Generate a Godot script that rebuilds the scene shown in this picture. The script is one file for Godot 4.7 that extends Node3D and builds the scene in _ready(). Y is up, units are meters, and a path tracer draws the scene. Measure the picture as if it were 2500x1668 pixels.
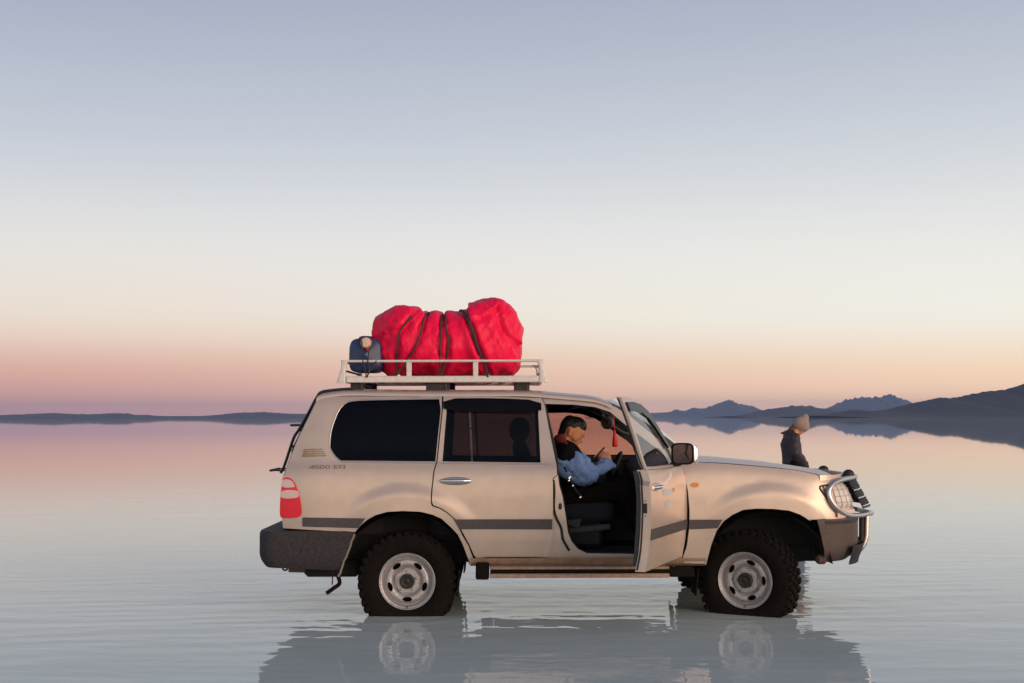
extends Node3D
# A champagne off-road wagon parked in the shallow water of a salt flat at dusk.
# x runs along the car (its nose at +x), y is up, z points from the car to the camera; metres.

const FOCAL := 3140.0            # focal length in pixels of the 2500 x 1668 photograph
const EYE := Vector3(0.0, 1.63, 11.62)
var look: Basis
var M := {}                      # materials
var side := 1.0                  # 1 builds the side of the car that faces the camera, -1 its mirror image
var car: Node3D
var taken := {}

class Build:
	var v := PackedVector3Array()
	var n := PackedVector3Array()
	var c := PackedColorArray()
	var colored := false
	func tri(a: Vector3, b: Vector3, d: Vector3, na: Vector3, nb: Vector3, nd: Vector3) -> void:
		if (d - a).cross(b - a).dot(na + nb + nd) < 0.0:
			v.append(a); v.append(d); v.append(b); n.append(na); n.append(nd); n.append(nb)
		else:
			v.append(a); v.append(b); v.append(d); n.append(na); n.append(nb); n.append(nd)
	func flat(a: Vector3, b: Vector3, d: Vector3, out: Vector3) -> void:
		var g := (d - a).cross(b - a)
		if g.length_squared() < 1e-16: return
		g = g.normalized()
		if g.dot(out) < 0.0: g = -g
		tri(a, b, d, g, g, g)
	func quad(a: Vector3, b: Vector3, d: Vector3, e: Vector3, out: Vector3) -> void:
		flat(a, b, d, out); flat(a, d, e, out)
	func mesh() -> ArrayMesh:
		var arr := []
		arr.resize(Mesh.ARRAY_MAX)
		arr[Mesh.ARRAY_VERTEX] = v
		arr[Mesh.ARRAY_NORMAL] = n
		if colored: arr[Mesh.ARRAY_COLOR] = c
		var m := ArrayMesh.new()
		m.add_surface_from_arrays(Mesh.PRIMITIVE_TRIANGLES, arr)
		return m
	func box(center: Vector3, size: Vector3, turn := Basis(), cut := 0.004) -> void:
		# a box with chamfered edges
		var h := size / 2.0
		var k := minf(cut, minf(h.x, minf(h.y, h.z)) * 0.6)
		for ax in 3:
			var b1 := (ax + 1) % 3
			var b2 := (ax + 2) % 3
			for s in [-1.0, 1.0]:
				var p := []
				for q in [[-1, -1], [1, -1], [1, 1], [-1, 1]]:
					var w := Vector3.ZERO
					w[ax] = s * h[ax]; w[b1] = q[0] * (h[b1] - k); w[b2] = q[1] * (h[b2] - k)
					p.append(center + turn * w)
				var o := Vector3.ZERO
				o[ax] = s
				quad(p[0], p[1], p[2], p[3], turn * o)
				for s2 in [-1.0, 1.0]:
					# the chamfer between the faces (ax, s) and (b1, s2)
					var e := []
					for t in [-1.0, 1.0]:
						var w1 := Vector3.ZERO
						w1[ax] = s * h[ax]; w1[b1] = s2 * (h[b1] - k); w1[b2] = t * (h[b2] - k)
						var w2 := Vector3.ZERO
						w2[ax] = s * (h[ax] - k); w2[b1] = s2 * h[b1]; w2[b2] = t * (h[b2] - k)
						e.append(center + turn * w1); e.append(center + turn * w2)
					var oo := Vector3.ZERO
					oo[ax] = s; oo[b1] = s2
					quad(e[0], e[1], e[3], e[2], turn * oo)
		for sx in [-1.0, 1.0]:
			for sy in [-1.0, 1.0]:
				for sz in [-1.0, 1.0]:
					flat(center + turn * Vector3(sx * h.x, sy * (h.y - k), sz * (h.z - k)), center + turn * Vector3(sx * (h.x - k), sy * h.y, sz * (h.z - k)), center + turn * Vector3(sx * (h.x - k), sy * (h.y - k), sz * h.z), turn * Vector3(sx, sy, sz))
	func grid(p: Array, close_v := false) -> void:
		# a smooth skin over rows of points; close_v joins each row's end to its start
		var rows := p.size()
		var cols: int = p[0].size()
		var nn := []
		for i in rows:
			var row := PackedVector3Array()
			for j in cols:
				var i0 := maxi(i - 1, 0)
				var i1 := mini(i + 1, rows - 1)
				var j0 := (j - 1 + cols) % cols if close_v else maxi(j - 1, 0)
				var j1 := (j + 1) % cols if close_v else mini(j + 1, cols - 1)
				var g: Vector3 = (p[i1][j] - p[i0][j]).cross(p[i][j1] - p[i][j0])
				if g.length_squared() < 1e-18:
					var ii := 1 if i == 0 else rows - 2
					g = (p[mini(ii + 1, rows - 1)][j] - p[maxi(ii - 1, 0)][j]).cross(p[ii][j1] - p[ii][j0])
				row.append(g.normalized())
			nn.append(row)
		for i in rows - 1:
			for j in (cols if close_v else cols - 1):
				var k := (j + 1) % cols
				tri(p[i][j], p[i + 1][j], p[i + 1][k], nn[i][j], nn[i + 1][j], nn[i + 1][k])
				tri(p[i][j], p[i + 1][k], p[i][k], nn[i][j], nn[i + 1][k], nn[i][k])
	func tube(path: Array, r: float, sides := 10, r_end := -1.0) -> void:
		var pts := []
		for p in path:
			if pts.is_empty() or pts[-1].distance_to(p) > 1e-5: pts.append(p)
		var cnt := pts.size()
		var side_v := Vector3.ZERO
		var rings := []
		for i in cnt:
			var d: Vector3 = (pts[mini(i + 1, cnt - 1)] - pts[maxi(i - 1, 0)]).normalized()
			if i == 0:
				side_v = d.cross(Vector3.UP if absf(d.y) < 0.9 else Vector3.RIGHT).normalized()
			side_v = (side_v - d * side_v.dot(d)).normalized()
			var up := d.cross(side_v)
			var rr := r if r_end < 0.0 else lerpf(r, r_end, float(i) / (cnt - 1))
			var ring := []
			for k in sides:
				var a := TAU * k / sides
				ring.append(pts[i] + (side_v * cos(a) + up * sin(a)) * rr)
			rings.append(ring)
		grid(rings, true)
		for e in [0, cnt - 1]:
			var out: Vector3 = (pts[0] - pts[1]) if e == 0 else (pts[cnt - 1] - pts[cnt - 2])
			for k in sides:
				flat(pts[e], rings[e][k], rings[e][(k + 1) % sides], out)
	func lathe(prof: Array, at: Vector3, turn: Basis, segs := 40, bend = null) -> void:
		# prof: Vector2(radius, distance along the axis); the axis is the turn's z
		var rows := []
		for q in prof:
			var ring := []
			for k in segs:
				var a := TAU * k / segs
				var w := Vector3(cos(a) * q.x, sin(a) * q.x, q.y)
				if bend != null: w = bend.call(w)
				ring.append(at + turn * w)
			rows.append(ring)
		grid(rows, true)
	func ball(at: Vector3, r: Vector3, turn := Basis(), segs := 16) -> void:
		var rows := []
		for i in segs / 2 + 1:
			var a := PI * i / (segs / 2)
			var ring := []
			for k in segs:
				var b := TAU * k / segs
				ring.append(at + turn * (Vector3(sin(a) * cos(b), cos(a), sin(a) * sin(b)) * r))
			rows.append(ring)
		grid(rows, true)


# ---------- from the photograph's pixels to points ----------
func ray(px: float, py: float) -> Vector3:
	return look * Vector3((px - 1250.0) / FOCAL, -(py - 834.0) / FOCAL, -1.0)

func P(px: float, py: float, z: float) -> Vector3:
	var d := ray(px, py)
	return EYE + d * ((z - EYE.z) / d.z)

func S(px: float, py: float) -> Vector3:
	# where a pixel meets the side of the body
	var z := 0.95
	var p := Vector3.ZERO
	for i in 5:
		p = P(px, py, z)
		z = zs(p.x, p.y)
	return P(px, py, z)

func outline(px: Array) -> PackedVector2Array:
	var o := PackedVector2Array()
	for i in range(0, px.size(), 2):
		var s := S(px[i], px[i + 1])
		o.append(Vector2(s.x, s.y))
	return o

# ---------- the side of the body: half its width over (x, y) ----------
var half_table := PackedFloat32Array()
const PY := [0.25, 0.42, 0.50, 0.62, 0.80, 0.98, 1.08, 1.15, 1.20, 1.240, 1.262, 1.30, 1.50, 1.68, 1.76, 1.80, 1.84, 1.95]
const PZ := [0.895, 0.915, 0.930, 0.948, 0.963, 0.968, 0.964, 0.955, 0.942, 0.925, 0.913, 0.902, 0.850, 0.797, 0.770, 0.750, 0.725, 0.62]

func make_half_table() -> void:
	var raw := PackedFloat32Array()
	for i in 401:
		var y := 0.25 + i * 0.004
		var k := 0
		while k < PY.size() - 2 and PY[k + 1] < y: k += 1
		raw.append(lerpf(PZ[k], PZ[k + 1], clampf((y - PY[k]) / (PY[k + 1] - PY[k]), 0.0, 1.0)))
	for i in 401:
		var t := 0.0
		var w := 0.0
		for d in range(-14, 15):
			var g := exp(-d * d / 40.0)
			t += g * raw[clampi(i + d, 0, 400)]; w += g
		half_table.append(t / w)

func half(y: float) -> float:
	var f := clampf((y - 0.25) / 0.004, 0.0, 399.99)
	var i := int(f)
	return lerpf(half_table[i], half_table[i + 1], f - i)

func steps(x: float, pts: Array) -> float:
	# a polyline through Vector2 points, held at its ends
	if x <= pts[0].x: return pts[0].y
	for i in pts.size() - 1:
		if x <= pts[i + 1].x:
			return lerpf(pts[i].y, pts[i + 1].y, (x - pts[i].x) / (pts[i + 1].x - pts[i].x))
	return pts[-1].y

const DROP := [Vector2(1.3, 0.0), Vector2(1.755, 0.004), Vector2(2.04, 0.028), Vector2(2.33, 0.055), Vector2(2.52, 0.095), Vector2(2.70, 0.16)]
const ARCH := [Vector2(-0.887, 0.335), Vector2(2.115, 0.335)]
const NOSE_X := 2.4
const NOSE_N := 2.6

func zs(x: float, y: float) -> float:
	var yy := y
	if x > 1.3 and y > 0.75:
		yy = y + steps(x, DROP) * smoothstep(0.75, 1.12, y)
	var z := half(minf(yy, 1.27) if x > 1.45 else yy)
	if x < -1.55:
		var t := (-1.55 - x) / 0.5
		z -= 0.10 * t * t
	for a in ARCH:
		var dx: float = x - a.x
		var dy: float = y - a.y
		var r := sqrt(dx * dx + dy * dy)
		if r < 0.8 and dy > 0.0:
			var ang := absf(atan2(dx, dy))
			z += 0.029 * smoothstep(0.775, 0.655, r) * smoothstep(1.2, 0.2, ang)
	if x > NOSE_X:
		var q := clampf((x - NOSE_X) / 0.56, 0.0, 0.999)
		z *= pow(1.0 - pow(q, NOSE_N), 1.0 / NOSE_N)
	return z

func body(x: float, y: float) -> float:
	return zs(x, y)

func resample(poly: PackedVector2Array, step: float) -> PackedVector2Array:
	var o := PackedVector2Array()
	for i in poly.size():
		var a := poly[i]
		var b := poly[(i + 1) % poly.size()]
		var k := maxi(1, int(ceil(a.distance_to(b) / step)))
		for j in k:
			o.append(a.lerp(b, float(j) / k))
	return o

func rounded(poly: PackedVector2Array, times := 2) -> PackedVector2Array:
	# cuts the corners of an outline
	var p := poly
	for t in times:
		var o := PackedVector2Array()
		for i in p.size():
			var a := p[i]
			var b := p[(i + 1) % p.size()]
			o.append(a.lerp(b, 0.25)); o.append(a.lerp(b, 0.75))
		p = o
	return p

func sheet(mb: Build, poly: PackedVector2Array, holes: Array, zf: Callable, off := 0.0, depth := 0.03, gap := 0.045, fall := 0.004, move := Vector3.ZERO, back := false) -> void:
	# a panel with that outline laid on z = zf(x, y) + off, its rim rounded by `fall` and turned in by `depth`
	var pts := PackedVector2Array()
	var low := PackedFloat32Array()
	var rims := []
	var b := resample(poly, gap * 0.55)
	rims.append([b, 1.0 if Geometry2D.is_polygon_clockwise(b) else -1.0])
	for h in holes:
		var hb := resample(h, gap * 0.55)
		rims.append([hb, -1.0 if Geometry2D.is_polygon_clockwise(hb) else 1.0])
	for rim in rims:
		for q in rim[0]:
			pts.append(q); low.append(fall)
	var inner := Geometry2D.offset_polygon(poly, -0.008)
	for ip in inner:
		for q in resample(ip, gap * 0.55):
			pts.append(q); low.append(0.0)
	var hin := []
	for h in holes:
		var ho := Geometry2D.offset_polygon(h, 0.008)
		if ho.size() and not Geometry2D.is_polygon_clockwise(h) == Geometry2D.is_polygon_clockwise(ho[0]): pass
		for hp in ho:
			hin.append(Geometry2D.offset_polygon(h, gap * 0.5)[0])
			for q in resample(hp, gap * 0.55):
				if Geometry2D.is_point_in_polygon(q, poly):
					pts.append(q); low.append(0.0)
			break
	var box := Rect2(poly[0], Vector2.ZERO)
	for q in poly: box = box.expand(q)
	for ip in Geometry2D.offset_polygon(poly, -gap * 0.5):
		var nx := int(box.size.x / gap) + 1
		var ny := int(box.size.y / gap) + 1
		for i in nx:
			for j in ny:
				var q := box.position + Vector2((i + 0.5 + 0.25 * (j % 2)) * gap, (j + 0.5) * gap)
				if Geometry2D.is_point_in_polygon(q, ip):
					var ok := true
					for h in hin:
						if Geometry2D.is_point_in_polygon(q, h): ok = false
					if ok:
						pts.append(q); low.append(0.0)
	var p3 := PackedVector3Array()
	var nn := PackedVector3Array()
	for i in pts.size():
		var q := pts[i]
		var z: float = zf.call(q.x, q.y)
		var e := 0.004
		var gx: float = (zf.call(q.x + e, q.y) - zf.call(q.x - e, q.y)) / (2 * e)
		var gy: float = (zf.call(q.x, q.y + e) - zf.call(q.x, q.y - e)) / (2 * e)
		p3.append(Vector3(q.x, q.y, (z + off - low[i]) * side) + move)
		nn.append(Vector3(-gx, -gy, side).normalized())
	var tris := Geometry2D.triangulate_delaunay(pts)
	for t in range(0, tris.size(), 3):
		var m := (pts[tris[t]] + pts[tris[t + 1]] + pts[tris[t + 2]]) / 3.0
		if not Geometry2D.is_point_in_polygon(m, poly): continue
		var skip := false
		for h in holes:
			if Geometry2D.is_point_in_polygon(m, h): skip = true
		if skip: continue
		mb.tri(p3[tris[t]], p3[tris[t + 1]], p3[tris[t + 2]], nn[tris[t]], nn[tris[t + 1]], nn[tris[t + 2]])
		if back:
			var deep := Vector3(0, 0, -depth * side)
			mb.tri(p3[tris[t]] + deep, p3[tris[t + 1]] + deep, p3[tris[t + 2]] + deep, -nn[tris[t]], -nn[tris[t + 1]], -nn[tris[t + 2]])
	if depth > 0.0:
		var at := 0
		for rim in rims:
			var cnt: int = rim[0].size()
			for i in cnt:
				var k := (i + 1) % cnt
				var a := p3[at + i]
				var d := p3[at + k]
				var e2: Vector2 = rim[0][k] - rim[0][i]
				var out: Vector3 = Vector3(e2.y, -e2.x, 0) * -float(rim[1])
				var inn := Vector3(0, 0, -depth * side)
				mb.quad(a, d, d + inn, a + inn, out)
			at += cnt

func spline(pts: Array, k := 6, closed := false) -> Array:
	var o := []
	var c := pts.size()
	for i in (c if closed else c - 1):
		var p0 = pts[(i - 1 + c) % c] if closed else pts[maxi(i - 1, 0)]
		var p1 = pts[i]
		var p2 = pts[(i + 1) % c]
		var p3 = pts[(i + 2) % c] if closed else pts[mini(i + 2, c - 1)]
		for j in k:
			var t := float(j) / k
			o.append(0.5 * (2.0 * p1 + (p2 - p0) * t + (2.0 * p0 - 5.0 * p1 + 4.0 * p2 - p3) * t * t + (3.0 * p1 - p0 - 3.0 * p2 + p3) * t * t * t))
	if not closed: o.append(pts[-1])
	return o

# ---------- nodes ----------
func part(called: String, mb, m: Material, parent: Node3D, label := "") -> MeshInstance3D:
	var o := MeshInstance3D.new()
	o.name = called
	o.mesh = mb.mesh() if mb is Build else mb
	o.material_override = m
	if label: o.set_meta("label", label)
	parent.add_child(o, true)
	return o

func holder(called: String, parent: Node3D) -> Node3D:
	var o := Node3D.new()
	o.name = called
	parent.add_child(o, true)
	return o

func numbered(called: String) -> String:
	taken[called] = taken.get(called, -1) + 1
	return called if taken[called] == 0 else "%s_%03d" % [called, taken[called]]

func tag(o: Node3D, label: String, category: String, group := "") -> void:
	o.set_meta("label", label)
	o.set_meta("category", category)
	if group: o.set_meta("group", group)

func thing(called: String, label: String, category: String, at := Vector3.ZERO, group := "") -> Node3D:
	var o := Node3D.new()
	o.name = numbered(called)
	add_child(o)
	o.position = at
	tag(o, label, category, group)
	return o

func lin(r: float, g: float, b: float) -> Color:
	return Color(r, g, b).linear_to_srgb()

func mat(called: String, c: Color, rough: float, metal := 0.0) -> StandardMaterial3D:
	var m := StandardMaterial3D.new()
	m.resource_name = called
	m.albedo_color = c
	m.roughness = rough
	m.metallic = metal
	M[called] = m
	return m

func noise_tex(freq: float, octaves: int, a: Color, b: Color, seed_no: int, kind := FastNoiseLite.TYPE_SIMPLEX_SMOOTH, size := 512) -> NoiseTexture2D:
	var f := FastNoiseLite.new()
	f.noise_type = kind
	f.seed = seed_no
	f.frequency = freq
	f.fractal_octaves = octaves
	var t := NoiseTexture2D.new()
	t.width = size
	t.height = size
	t.seamless = true
	t.noise = f
	var g := Gradient.new()
	g.set_color(0, a)
	g.set_color(1, b)
	t.color_ramp = g
	return t

func mottle(m: StandardMaterial3D, tex: Texture2D, scale: float) -> void:
	m.albedo_texture = tex
	m.uv1_triplanar = true
	m.uv1_scale = Vector3.ONE * scale

func relief(m: StandardMaterial3D, tex: Texture2D, cm: float, scale: float) -> void:
	m.heightmap_enabled = true
	m.heightmap_texture = tex
	m.heightmap_scale = cm
	m.uv1_triplanar = true
	m.uv1_scale = Vector3.ONE * scale

# ---------- soft bodies: tapered capsules melted together, meshed as surface nets ----------
func melt(mb: Build, caps: Array, cell: float, k := 60.0, wobble: FastNoiseLite = null, amount := 0.0) -> void:
	# each cap: [a, b, ra, rb]
	var lo := Vector3.ONE * 1e9
	var hi := -lo
	for c in caps:
		var r: float = maxf(c[2], c[3]) + 0.03
		for e in [c[0], c[1]]:
			lo = lo.min(e - Vector3.ONE * r); hi = hi.max(e + Vector3.ONE * r)
	var nx := int((hi.x - lo.x) / cell) + 2
	var ny := int((hi.y - lo.y) / cell) + 2
	var nz := int((hi.z - lo.z) / cell) + 2
	var f := PackedFloat32Array()
	f.resize(nx * ny * nz)
	f.fill(0.0)
	for c in caps:
		var a: Vector3 = c[0]
		var b: Vector3 = c[1]
		var ra: float = c[2]
		var rb: float = c[3]
		var ab := b - a
		var l2 := maxf(ab.length_squared(), 1e-9)
		var m := maxf(ra, rb) + 0.05
		var i0 := ((a.min(b) - Vector3.ONE * m - lo) / cell).max(Vector3.ZERO)
		var i1 := ((a.max(b) + Vector3.ONE * m - lo) / cell).min(Vector3(nx - 1, ny - 1, nz - 1))
		for i in range(int(i0.x), int(i1.x) + 1):
			for j in range(int(i0.y), int(i1.y) + 1):
				for l in range(int(i0.z), int(i1.z) + 1):
					var p := lo + Vector3(i, j, l) * cell
					var t := clampf((p - a).dot(ab) / l2, 0.0, 1.0)
					var d := p.distance_to(a + ab * t) - lerpf(ra, rb, t)
					if d < 0.05:
						f[(i * ny + j) * nz + l] += exp(-k * d)
	for i in f.size():
		f[i] = -log(f[i]) / k if f[i] > 1e-20 else 0.1
	if wobble:
		for i in nx:
			for j in ny:
				for l in nz:
					var q := (i * ny + j) * nz + l
					if absf(f[q]) < 0.05:
						var p := lo + Vector3(i, j, l) * cell
						f[q] += amount * wobble.get_noise_3dv(p)
	var id := {}
	var vv := PackedVector3Array()
	var vn := PackedVector3Array()
	for i in nx - 1:
		for j in ny - 1:
			for l in nz - 1:
				var at := (i * ny + j) * nz + l
				var v0 := f[at]
				if absf(v0) > cell * 2.5: continue
				var s := Vector3.ZERO
				var cnt := 0
				var cv := PackedFloat32Array()
				for e in 8:
					cv.append(f[at + (e & 1) * ny * nz + ((e >> 1) & 1) * nz + ((e >> 2) & 1)])
				for e in 8:
					for bit in [1, 2, 4]:
						if e & bit: continue
						var x: float = cv[e]
						var y: float = cv[e | bit]
						if (x < 0.0) != (y < 0.0):
							var t := x / (x - y)
							s += Vector3(e & 1, (e >> 1) & 1, (e >> 2) & 1) + Vector3(1 if bit == 1 else 0, 1 if bit == 2 else 0, 1 if bit == 4 else 0) * t
							cnt += 1
				if cnt == 0: continue
				id[at] = vv.size()
				vv.append(lo + (Vector3(i, j, l) + s / cnt) * cell)
				vn.append(Vector3(cv[1] + cv[3] + cv[5] + cv[7] - cv[0] - cv[2] - cv[4] - cv[6], cv[2] + cv[3] + cv[6] + cv[7] - cv[0] - cv[1] - cv[4] - cv[5], cv[4] + cv[5] + cv[6] + cv[7] - cv[0] - cv[1] - cv[2] - cv[3]).normalized())
	var st := [ny * nz, nz, 1]
	for at in id:
		for ax in 3:
			var nxt: int = at + st[ax]
			if nxt >= f.size() or (f[at] < 0.0) == (f[nxt] < 0.0): continue
			var d1: int = st[(ax + 1) % 3]
			var d2: int = st[(ax + 2) % 3]
			if not (id.has(at - d1) and id.has(at - d2) and id.has(at - d1 - d2)): continue
			var q := [id[at], id[at - d1], id[at - d1 - d2], id[at - d2]]
			mb.tri(vv[q[0]], vv[q[1]], vv[q[2]], vn[q[0]], vn[q[1]], vn[q[2]])
			mb.tri(vv[q[0]], vv[q[2]], vv[q[3]], vn[q[0]], vn[q[2]], vn[q[3]])

# ---------- camera, sky, sun ----------
func make_view() -> void:
	look = Basis(Vector3.RIGHT, deg_to_rad(3.381)) * Basis(Vector3.BACK, deg_to_rad(-0.158))
	var cam := Camera3D.new()
	cam.name = "camera"
	cam.fov = rad_to_deg(2.0 * atan(834.0 / FOCAL))
	cam.near = 0.1
	cam.far = 60000.0
	cam.transform = Transform3D(look, EYE)
	add_child(cam)
	cam.current = true
	var env := Environment.new()
	env.tonemap_mode = Environment.TONE_MAPPER_LINEAR
	env.tonemap_exposure = 1.0
	env.background_mode = Environment.BG_SKY
	var sky := Sky.new()
	var sm := PanoramaSkyMaterial.new()
	sm.panorama = ImageTexture.create_from_image(sky_image())
	sky.sky_material = sm
	env.sky = sky
	env.fog_enabled = true
	env.fog_density = 0.000075
	env.fog_light_color = Color(0.68, 0.80, 1.0)
	env.sdfgi_enabled = true
	env.ssao_enabled = true
	env.ssil_enabled = true
	var we := WorldEnvironment.new()
	we.name = "environment"
	we.environment = env
	add_child(we)
	# the sun has just set behind the camera, to its right: what is left is a wide warm glow
	var sun := DirectionalLight3D.new()
	sun.name = "sun"
	sun.light_energy = 1.15
	sun.light_color = Color(1.0, 0.85, 0.73)
	sun.light_angular_distance = 50.0
	sun.shadow_enabled = true
	var az := deg_to_rad(SUN_AZ)
	var el := deg_to_rad(2.5)
	add_child(sun)
	sun.look_at_from_position(Vector3.ZERO, -Vector3(sin(az) * cos(el), sin(el), -cos(az) * cos(el)), Vector3.UP)

const SUN_AZ := 133.0            # degrees clockwise from the direction the camera looks in
# the dusk sky by height, in sRGB: towards the dark side, across, and towards the glow
const SKY_E := [0.0, 0.8, 2.2, 4.0, 7.5, 11.3, 18.0, 30.0, 55.0, 90.0]
const SKY_DARK := [[238, 164, 152], [236, 168, 155], [240, 186, 162], [248, 231, 213], [236, 234, 230], [204, 210, 220], [166, 175, 196], [124, 137, 169], [92, 107, 144], [80, 95, 133]]
const SKY_SIDE := [[312, 248, 190], [300, 246, 196], [270, 240, 202], [255, 252, 238], [241, 241, 236], [213, 218, 224], [174, 182, 200], [128, 141, 171], [93, 108, 144], [80, 95, 133]]
const SKY_GLOW := [[2.7, 1.70, 1.0], [3.0, 1.95, 1.2], [3.0, 2.08, 1.36], [2.7, 2.0, 1.4], [1.95, 1.60, 1.25], [1.34, 1.18, 1.0], [0.76, 0.74, 0.74], [0.28, 0.31, 0.40], [0.115, 0.15, 0.27], [0.08, 0.115, 0.235]]

func sky_row(table: Array, e: float, is_srgb: bool) -> Vector3:
	var k := 0
	while k < SKY_E.size() - 2 and SKY_E[k + 1] < e: k += 1
	var t: float = clampf((e - SKY_E[k]) / (SKY_E[k + 1] - SKY_E[k]), 0.0, 1.0)
	var a = table[k]
	var b = table[k + 1]
	var u := Vector3(a[0], a[1], a[2])
	var w := Vector3(b[0], b[1], b[2])
	if is_srgb:
		var cu := Color(u.x / 255.0, u.y / 255.0, u.z / 255.0).srgb_to_linear()
		var cw := Color(w.x / 255.0, w.y / 255.0, w.z / 255.0).srgb_to_linear()
		u = Vector3(cu.r, cu.g, cu.b); w = Vector3(cw.r, cw.g, cw.b)
	return u.lerp(w, t)

func sky_image() -> Image:
	var h := 1024
	var w := 512
	var im := Image.create(w, h, false, Image.FORMAT_RGBF)
	for j in h:
		var e := 90.0 - (j + 0.5) / h * 180.0
		var up := maxf(e, 0.0)
		# blend the heights a little so that no step shows
		var dark := Vector3.ZERO
		var across := Vector3.ZERO
		var glow := Vector3.ZERO
		var wide := 0.25 + up * 0.12
		for s in 5:
			var ee := maxf(up + (s - 2) * 0.5 * wide, 0.0)
			dark += sky_row(SKY_DARK, ee, true) / 5.0
			across += sky_row(SKY_SIDE, ee, true) / 5.0
			glow += sky_row(SKY_GLOW, ee, false) / 5.0
		for i in w:
			var az := (i + 0.5) / w * 360.0
			var d := absf(wrapf(az - SUN_AZ, -180.0, 180.0))       # 180: the dark side
			var t := smoothstep(161.0, 103.0, d)
			var c := dark.lerp(across, t)
			c = c.lerp(glow, smoothstep(105.0, 20.0, d))
			im.set_pixel(i, j, Color(c.x, c.y, c.z))
	return im

# ---------- materials ----------
func make_materials() -> void:
	var m := mat("paint", Color.WHITE, 0.40, 0.46)
	mottle(m, noise_tex(0.012, 4, lin(0.54, 0.445, 0.375), lin(0.60, 0.50, 0.425), 3), 0.9)
	m.clearcoat_enabled = true
	m.clearcoat = 0.25
	m.clearcoat_roughness = 0.22
	m = mat("dusty_paint", Color.WHITE, 0.62, 0.1)
	mottle(m, noise_tex(0.02, 5, lin(0.24, 0.15, 0.10), lin(0.42, 0.31, 0.23), 5), 1.3)
	m = mat("moulding", Color.WHITE, 0.6)
	mottle(m, noise_tex(0.02, 4, lin(0.055, 0.05, 0.055), lin(0.075, 0.067, 0.07), 7), 2.0)
	m = mat("bumper_plastic", Color.WHITE, 0.72)
	mottle(m, noise_tex(0.03, 5, lin(0.012, 0.011, 0.013), lin(0.042, 0.036, 0.040), 8), 1.6)
	m = mat("front_bumper_plastic", Color.WHITE, 0.6)
	mottle(m, noise_tex(0.03, 5, lin(0.055, 0.040, 0.034), lin(0.085, 0.064, 0.054), 9), 1.6)
	m = mat("rubber", Color.WHITE, 0.85)
	mottle(m, noise_tex(0.02, 5, lin(0.004, 0.0037, 0.0037), lin(0.013, 0.0095, 0.0075), 10), 1.8)
	m.metallic_specular = 0.25
	mat("black", lin(0.012, 0.012, 0.013), 0.6)
	mat("under", lin(0.010, 0.009, 0.009), 0.9)
	mat("gloss_black", lin(0.012, 0.012, 0.014), 0.18)
	mat("seal", lin(0.010, 0.010, 0.010), 0.7)
	mat("trim", lin(0.013, 0.013, 0.016), 0.75)
	mat("trim_light", lin(0.06, 0.057, 0.062), 0.7)
	m = mat("seat_cloth", Color.WHITE, 0.9)
	mottle(m, noise_tex(0.06, 3, lin(0.010, 0.010, 0.014), lin(0.020, 0.020, 0.026), 11), 3.0)
	m = mat("steel", Color.WHITE, 0.48, 0.55)
	mottle(m, noise_tex(0.025, 5, lin(0.34, 0.335, 0.34), lin(0.54, 0.53, 0.54), 12), 2.5)
	mat("hub", lin(0.022, 0.020, 0.021), 0.55, 0.2)
	mat("chrome", lin(0.72, 0.72, 0.73), 0.12, 1.0)
	mat("brushed", lin(0.52, 0.50, 0.48), 0.34, 0.9)
	m = mat("rack_paint", Color.WHITE, 0.5, 0.15)
	mottle(m, noise_tex(0.02, 5, lin(0.58, 0.55, 0.52), lin(0.74, 0.71, 0.67), 13), 2.0)
	mat("rust", lin(0.09, 0.05, 0.035), 0.85)
	m = mat("red_lens", lin(0.72, 0.014, 0.035), 0.2)
	m = mat("pale_lens", lin(0.66, 0.50, 0.47), 0.2)
	mat("amber_lens", lin(0.62, 0.22, 0.03), 0.25)
	mat("lamp_lens", lin(0.66, 0.62, 0.58), 0.16)
	mat("lens_gap", lin(0.42, 0.36, 0.33), 0.4)
	m = mat("tint_glass", Color(lin(0.001, 0.0013, 0.003), 0.945), 0.03)
	m.metallic_specular = 0.3
	m.transparency = BaseMaterial3D.TRANSPARENCY_ALPHA
	m = mat("dark_glass", Color(lin(0.001, 0.0013, 0.003), 0.98), 0.03)
	m.metallic_specular = 0.3
	m.transparency = BaseMaterial3D.TRANSPARENCY_ALPHA
	m = mat("clear_glass", Color(lin(0.05, 0.06, 0.06), 0.10), 0.02)
	m.transparency = BaseMaterial3D.TRANSPARENCY_ALPHA
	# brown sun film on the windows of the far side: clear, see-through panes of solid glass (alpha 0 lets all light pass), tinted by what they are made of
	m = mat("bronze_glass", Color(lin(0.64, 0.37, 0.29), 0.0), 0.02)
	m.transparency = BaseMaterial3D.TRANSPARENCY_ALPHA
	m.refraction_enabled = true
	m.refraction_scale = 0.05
	mat("mirror_tint", lin(0.07, 0.055, 0.06), 0.06, 0.9)
	mat("mirror_frame", lin(0.16, 0.13, 0.09), 0.5)
	m = mat("salt_crust", Color.WHITE, 0.9)
	mottle(m, noise_tex(0.08, 3, lin(0.02, 0.02, 0.02), lin(0.62, 0.55, 0.46), 21), 6.0)
	m = mat("smoked", lin(0.003, 0.003, 0.004), 0.15)
	m.metallic_specular = 0.3
	m = mat("tarp", Color.WHITE, 0.44)
	mottle(m, noise_tex(0.02, 4, lin(0.80, 0.006, 0.055), lin(0.90, 0.010, 0.080), 14), 1.5)
	m.metallic_specular = 0.3
	mat("cord", lin(0.045, 0.038, 0.038), 0.85)
	m = mat("can_blue", Color.WHITE, 0.42)
	mottle(m, noise_tex(0.015, 4, lin(0.016, 0.030, 0.095), lin(0.032, 0.055, 0.14), 15), 2.0)
	mat("cap_cream", lin(0.62, 0.50, 0.38), 0.5)
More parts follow.
